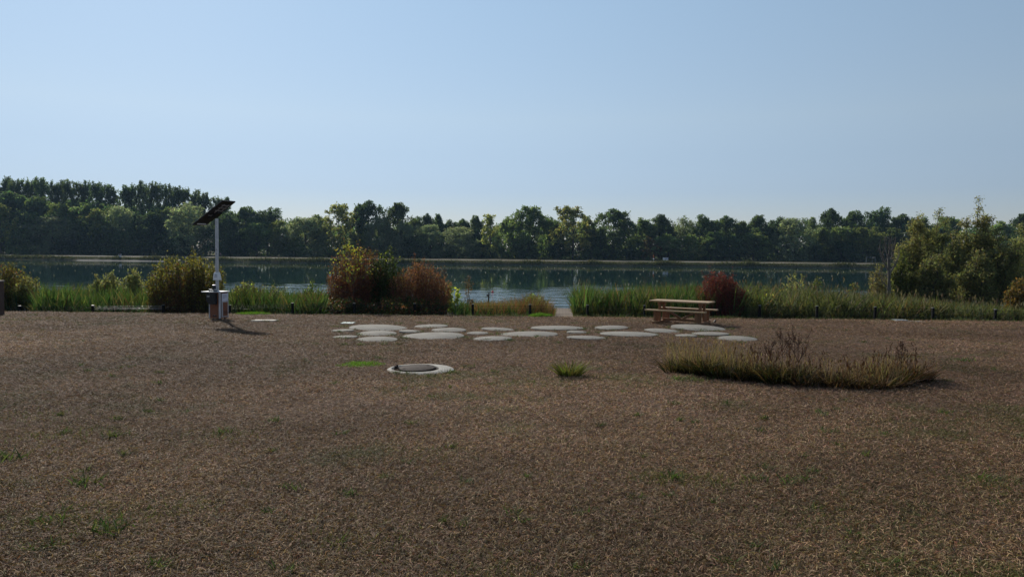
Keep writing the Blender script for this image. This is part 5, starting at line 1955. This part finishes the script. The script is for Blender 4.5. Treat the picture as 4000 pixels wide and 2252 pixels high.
def bird():
    p = G(2793, 1263)
    o = empty('bird', (p[0], p[1], float(gz(p[0], p[1]))), 'small black bird standing upright on the lawn right of the picnic table', 'bird', R(35))
    # x forward
    J = [(-0.075, 0, 0.012), (-0.05, 0, 0.042), (-0.018, 0, 0.066), (0.012, 0, 0.088), (0.028, 0, 0.112), (0.042, 0, 0.122),
         (-0.004, 0.014, 0.045), (0.0, 0.014, 0.0), (0.016, 0.016, 0.003), (-0.004, -0.014, 0.045), (0.0, -0.014, 0.0), (0.016, -0.016, 0.003)]
    E = [(0, 1), (1, 2), (2, 3), (3, 4), (4, 5), (2, 6), (6, 7), (7, 8), (2, 9), (9, 10), (10, 11)]
    rad = [(0.010, 0.004), (0.020, 0.014), 0.030, 0.027, 0.019, 0.012, 0.009, 0.0035, 0.003, 0.009, 0.0035, 0.003]
    skinned('body', J, E, rad, M['feather'], o, root=2)
    q = MB()
    q.cyl((0.052, 0, 0.122), (0.076, 0, 0.116), 0.006, 0.001, 8)
    q.build('beak', M['beak'], o)


bird()


# ------------------------------------------------------------------ on the far bank
def far_things():
    # 1500 metre board
    d = 279.6
    p = P(2600, 1011, d)
    zg = float(gz(p[0], d))
    o = empty('distance_board', (p[0], d, zg), 'white board with the blue number 1500 by the far path', 'sign')
    zc = p[2] - zg
    q = MB()
    q.box((0, 0, zc), (1.95, 0.06, 0.98), None, 0.01)
    q.build('board', M['white'], o)
    for s in (-0.7, 0.7):
        q = MB()
        q.box((s, 0.05, (zc - 0.3) / 2 - 0.1), (0.08, 0.04, zc - 0.2 + 0.2), None, 0.004)
        q.build('leg', M['steel'], o)
    cu = bpy.data.curves.new('numerals', 'FONT')
    cu.body = '1500'
    cu.align_x = 'CENTER'
    cu.align_y = 'CENTER'
    cu.size = 0.92
    cu.extrude = 0.01
    cu.offset = 0.022
    cu.shear = 0.15
    t = bpy.data.objects.new('numerals', cu)
    COL.objects.link(t)
    dg = bpy.context.evaluated_depsgraph_get()
    me = bpy.data.meshes.new_from_object(t.evaluated_get(dg))
    bpy.data.objects.remove(t)
    n = link('numerals', me, M['blue'], o, (0, -0.045, zc))
    me.materials.clear()
    me.materials.append(M['blue'])
    n.rotation_euler = (R(90), 0, 0)
    # orange-topped post
    d = 281.0
    p = P(2553, 1004, d)
    zg = float(gz(p[0], d))
    o = empty('marker_post', (p[0], d, zg), 'thin post with orange top and small white plate left of the 1500 board', 'marker post')
    zt = P(2553, 995, d)[2] - zg
    q = MB()
    q.cyl((0, 0, -0.2), (0, 0, zt - 1.25), 0.05, None, 10)
    q.build('post', M['steel'], o)
    q = MB()
    q.cyl((0, 0, zt - 1.25), (0, 0, zt), 0.12, 0.12, 12, 0.02)
    q.build('top', M['orange'], o)
    q = MB()
    zp = P(2553, 1010.5, d)[2] - zg
    q.box((0, -0.10, zp), (0.46, 0.05, 0.44), None, 0.01)
    q.build('plate', M['white'], o)
    # white marker with maroon panel on the left
    d = float(shore_far(-143)) + 2.6
    p = P(469, 1006, d)
    zg = float(gz(p[0], d))
    o = empty('lifebuoy_stand', (p[0], d, zg - 0.1), 'small white stand with dark red panel on the far bank at the left', 'stand')
    zt = P(469, 991, d)[2] - zg + 0.1
    for s in (-0.36, 0.36):
        q = MB()
        q.box((s, 0, zt / 2), (0.16, 0.12, zt), None, 0.01)
        q.build('side_post', M['white'], o)
    q = MB()
    q.box((0, 0.02, zt * 0.28), (0.55, 0.08, zt * 0.46), None, 0.01)
    q.build('lower_panel', M['white'], o)
    q = MB()
    q.box((0, -0.02, zt * 0.75), (0.55, 0.08, zt * 0.46), None, 0.01)
    q.build('upper_panel', M['maroon'], o)
    # grey tube frame
    d = 288
    p = P(3402, 1020, d)
    zg = float(gz(p[0], d))
    H = P(3402, 1003, d)[2] - zg
    W = 34 / 3000 * d
    q = MB()
    for (xx, yy) in ((-W / 2, 0), (W / 2, 0), (-W / 2 + 0.5, 1.6), (W / 2 - 0.4, 1.6)):
        q.tube([(xx, yy, -0.2), (xx, yy, H if yy == 0 else H * 0.85)], [0.06, 0.06], 6)
    q.tube([(-W / 2, 0, H - 0.03), (W / 2, 0, H - 0.03)], [0.06, 0.06], 6)
    q.tube([(-W / 2 + 0.5, 1.6, H * 0.85 - 0.03), (W / 2 - 0.4, 1.6, H * 0.85 - 0.03)], [0.05, 0.05], 6)
    for s in (-1, 1):
        q.tube([(s * W / 2, 0, H - 0.06), (s * (W / 2 - 0.45), 1.6, H * 0.85 - 0.06)], [0.05, 0.05], 6)
    o = q.build('goal_frame', M['frame'], None, (p[0], d, zg))
    tag(o, 'faint grey metal frame standing before the dark wood at the right', 'frame')


M['frame'] = plain('grey_frame', (0.10, 0.12, 0.13), (0.14, 0.16, 0.17), 5, 0.6)
far_things()


def cyclist():
    px = 861
    d = float(shore_far((px - 2000) / 3000 * 284)) + 6.0
    x = P(px, 990, d)[0]
    z = float(gz(x, d)) + 0.02
    o = empty('bicycle', (x, d, z), 'dark bicycle ridden along the far path right of the solar pole', 'bicycle')
    for s in (-0.52, 0.52):
        q = MB()
        a = np.linspace(0, 2 * np.pi, 25)
        q.tube([(s + 0.33 * math.cos(t), 0, 0.34 + 0.33 * math.sin(t)) for t in a], [0.018] * 25, 6)
        for k in range(6):
            t = k * math.pi / 6
            q.tube([(s + 0.32 * math.cos(t), 0, 0.34 + 0.32 * math.sin(t)), (s - 0.32 * math.cos(t), 0, 0.34 - 0.32 * math.sin(t))], [0.003] * 2, 4)
        q.build('wheel', M['rubber'], o)
    q = MB()
    for a_, b_ in (((-0.52, 0, .34), (-0.05, 0, .30)), ((-0.05, 0, .30), (-0.2, 0, .85)), ((-0.52, 0, .34), (-0.18, 0, .78)), ((-0.18, 0, .78), (0.36, 0, .82)), ((-0.05, 0, .30), (0.38, 0, .74)),
                   ((0.34, 0, .92), (0.52, 0, .34))):
        q.tube([a_, b_], [0.02, 0.02], 6)
    q.build('frame', M['cloth'], o)
    q = MB()
    q.tube([(0.36, -0.26, 0.98), (0.34, 0, 0.95), (0.36, 0.26, 0.98)], [0.015] * 3, 6)
    q.build('handlebar', M['cloth'], o)
    q = MB()
    q.box((-0.22, 0, 0.88), (0.25, 0.14, 0.05), None, 0.01)
    q.build('saddle', M['rubber'], o)
    r_ = empty('person', (x, d, z), 'person in a pinkish top and dark trousers riding a bicycle on the far path', 'person')
    J = [(-0.2, 0, 0.98), (-0.1, 0, 1.2), (0.02, 0, 1.40), (0.08, 0, 1.50), (0.11, 0, 1.62), (0.13, 0, 1.74),
         (0.02, 0.17, 1.38), (0.16, 0.21, 1.15), (0.34, 0.22, 1.0), (0.02, -0.17, 1.38), (0.16, -0.21, 1.15), (0.34, -0.22, 1.0),
         (-0.18, 0.09, 0.94), (0.14, 0.10, 0.72), (-0.02, 0.10, 0.34), (0.10, 0.10, 0.28), (-0.18, -0.09, 0.94), (0.16, -0.10, 0.86), (0.02, -0.10, 0.50), (0.14, -0.10, 0.44)]
    E = [(0, 1), (1, 2), (2, 3), (3, 4), (4, 5), (2, 6), (6, 7), (7, 8), (2, 9), (9, 10), (10, 11), (0, 12), (12, 13), (13, 14), (14, 15), (0, 16), (16, 17), (17, 18), (18, 19)]
    rad = [0.14, 0.14, 0.15, 0.06, 0.095, 0.07, 0.07, 0.045, 0.035, 0.07, 0.045, 0.035, 0.10, 0.075, 0.05, 0.04, 0.10, 0.075, 0.05, 0.04]
    b = skinned('body', J, E, rad, M['skin'], r_, 1)
    me = b.data
    me.materials.append(M['shirt'])
    me.materials.append(M['cloth'])
    for f in me.polygons:
        c = f.center
        if c.z > 0.98 and c.z < 1.46 and c.x < 0.24:
            f.material_index = 1
        elif c.z <= 0.98 and c.x < 0.3:
            f.material_index = 2
    q = MB()
    bmesh.ops.create_uvsphere(q.bm, u_segments=12, v_segments=8, radius=0.105, matrix=Matrix.Translation((0.10, 0, 1.70)) @ Matrix.Diagonal((1, 0.95, 0.9, 1)))
    q.build('hair', M['cloth'], r_, smooth=True)


cyclist()


# ------------------------------------------------------------------ buoys
def buoys():
    r = np.random.default_rng(99)
    me = None
    q = MB()
    bmesh.ops.create_uvsphere(q.bm, u_segments=12, v_segments=8, radius=0.105, matrix=Matrix.Diagonal((1, 1, 1.15, 1)))
    q.cyl((0, 0, 0.13), (0, 0, 0.20), 0.03, 0.025, 8)
    ob = q.build('buoy', M['buoy'], None, (0, 0, 0), 0, True)
    me = ob.data
    bpy.data.objects.remove(ob)
    cnt = 0
    for d in (245.5, 232.8, 218.5, 204.8, 191.2, 177.4, 163.6, 149.9, 136.5, 122.8):
        x0 = 17.2 - 0.134 * (d - 203)
        k0 = int((-0.67 * d - x0) / 8.9) - 1
        for k in range(k0, k0 + int(1.36 * d / 8.9) + 3):
            x = x0 + 8.9 * k + r.normal() * 0.45
            y = d + r.normal() * 0.35
            if abs(x) > 0.668 * d or x > 0.53 * d or r.random() < 0.05 or (d < 130 and r.random() < 0.55):
                continue
            o = bpy.data.objects.new('buoy', me)
            COL.objects.link(o)
            s = r.uniform(0.85, 1.15)
            o.location = (x, y, WATER_Z + 0.045)
            o.rotation_euler = (r.normal() * 0.12, r.normal() * 0.12, 0)
            o.scale = (s, s, s)
            tag(o, 'small pale yellow ball buoy in the lane rows on the lake', 'buoy', 'lane buoys floating in rows on the lake')
            cnt += 1
    p = P(1924, 1139, 96)
    q = MB()
    bmesh.ops.create_uvsphere(q.bm, u_segments=14, v_segments=10, radius=0.15)
    q.cyl((0, 0, 0.13), (0, 0, 0.2), 0.03, None, 8)
    o = q.build('buoy', M['redbuoy'], None, (p[0], 96, WATER_Z + 0.05), 0, True)
    tag(o, 'single red buoy on the lake above the low reeds', 'buoy')
    return cnt


print('buoys', buoys())

# broken stake among the reeds
p = P(1908, 1141, 50)
z = float(gz(p[0], 50))
q = MB()
hh = p[2] - z
q.tube([(0, 0, -0.2), (0.02, 0, hh * 0.6), (0.03, 0, hh)], [0.05, 0.05, 0.035], 8)
q.tube([(0.02, 0, hh * 0.78), (-0.10, 0, hh * 0.85), (-0.14, 0, hh * 0.80)], [0.05, 0.06, 0.03], 8)
o = q.build('stake', M['oldwood'], None, (p[0], 50, z), 0, True)
tag(o, 'short brown broken stake standing in the reeds near the red buoy', 'stake')

weeds()
lawn_blades()

# ------------------------------------------------------------------ air: faint summer haze over the lake
k = NT('haze_air')
pv = k.n('VolumePrincipled')
pv.inputs['Color'].default_value = (0.45, 0.70, 1.0, 1)
pv.inputs['Density'].default_value = 0.00008
pv.inputs['Anisotropy'].default_value = 0.2
k.t.links.new(pv.outputs[0], k.out.inputs['Volume'])
q = MB()
q.box((0, 1200, 14), (2000, 2640, 48), None, 0)
hz = q.build('haze', k.m)
tag(hz, 'faint bluish summer haze over the lake', 'haze', kind='stuff')
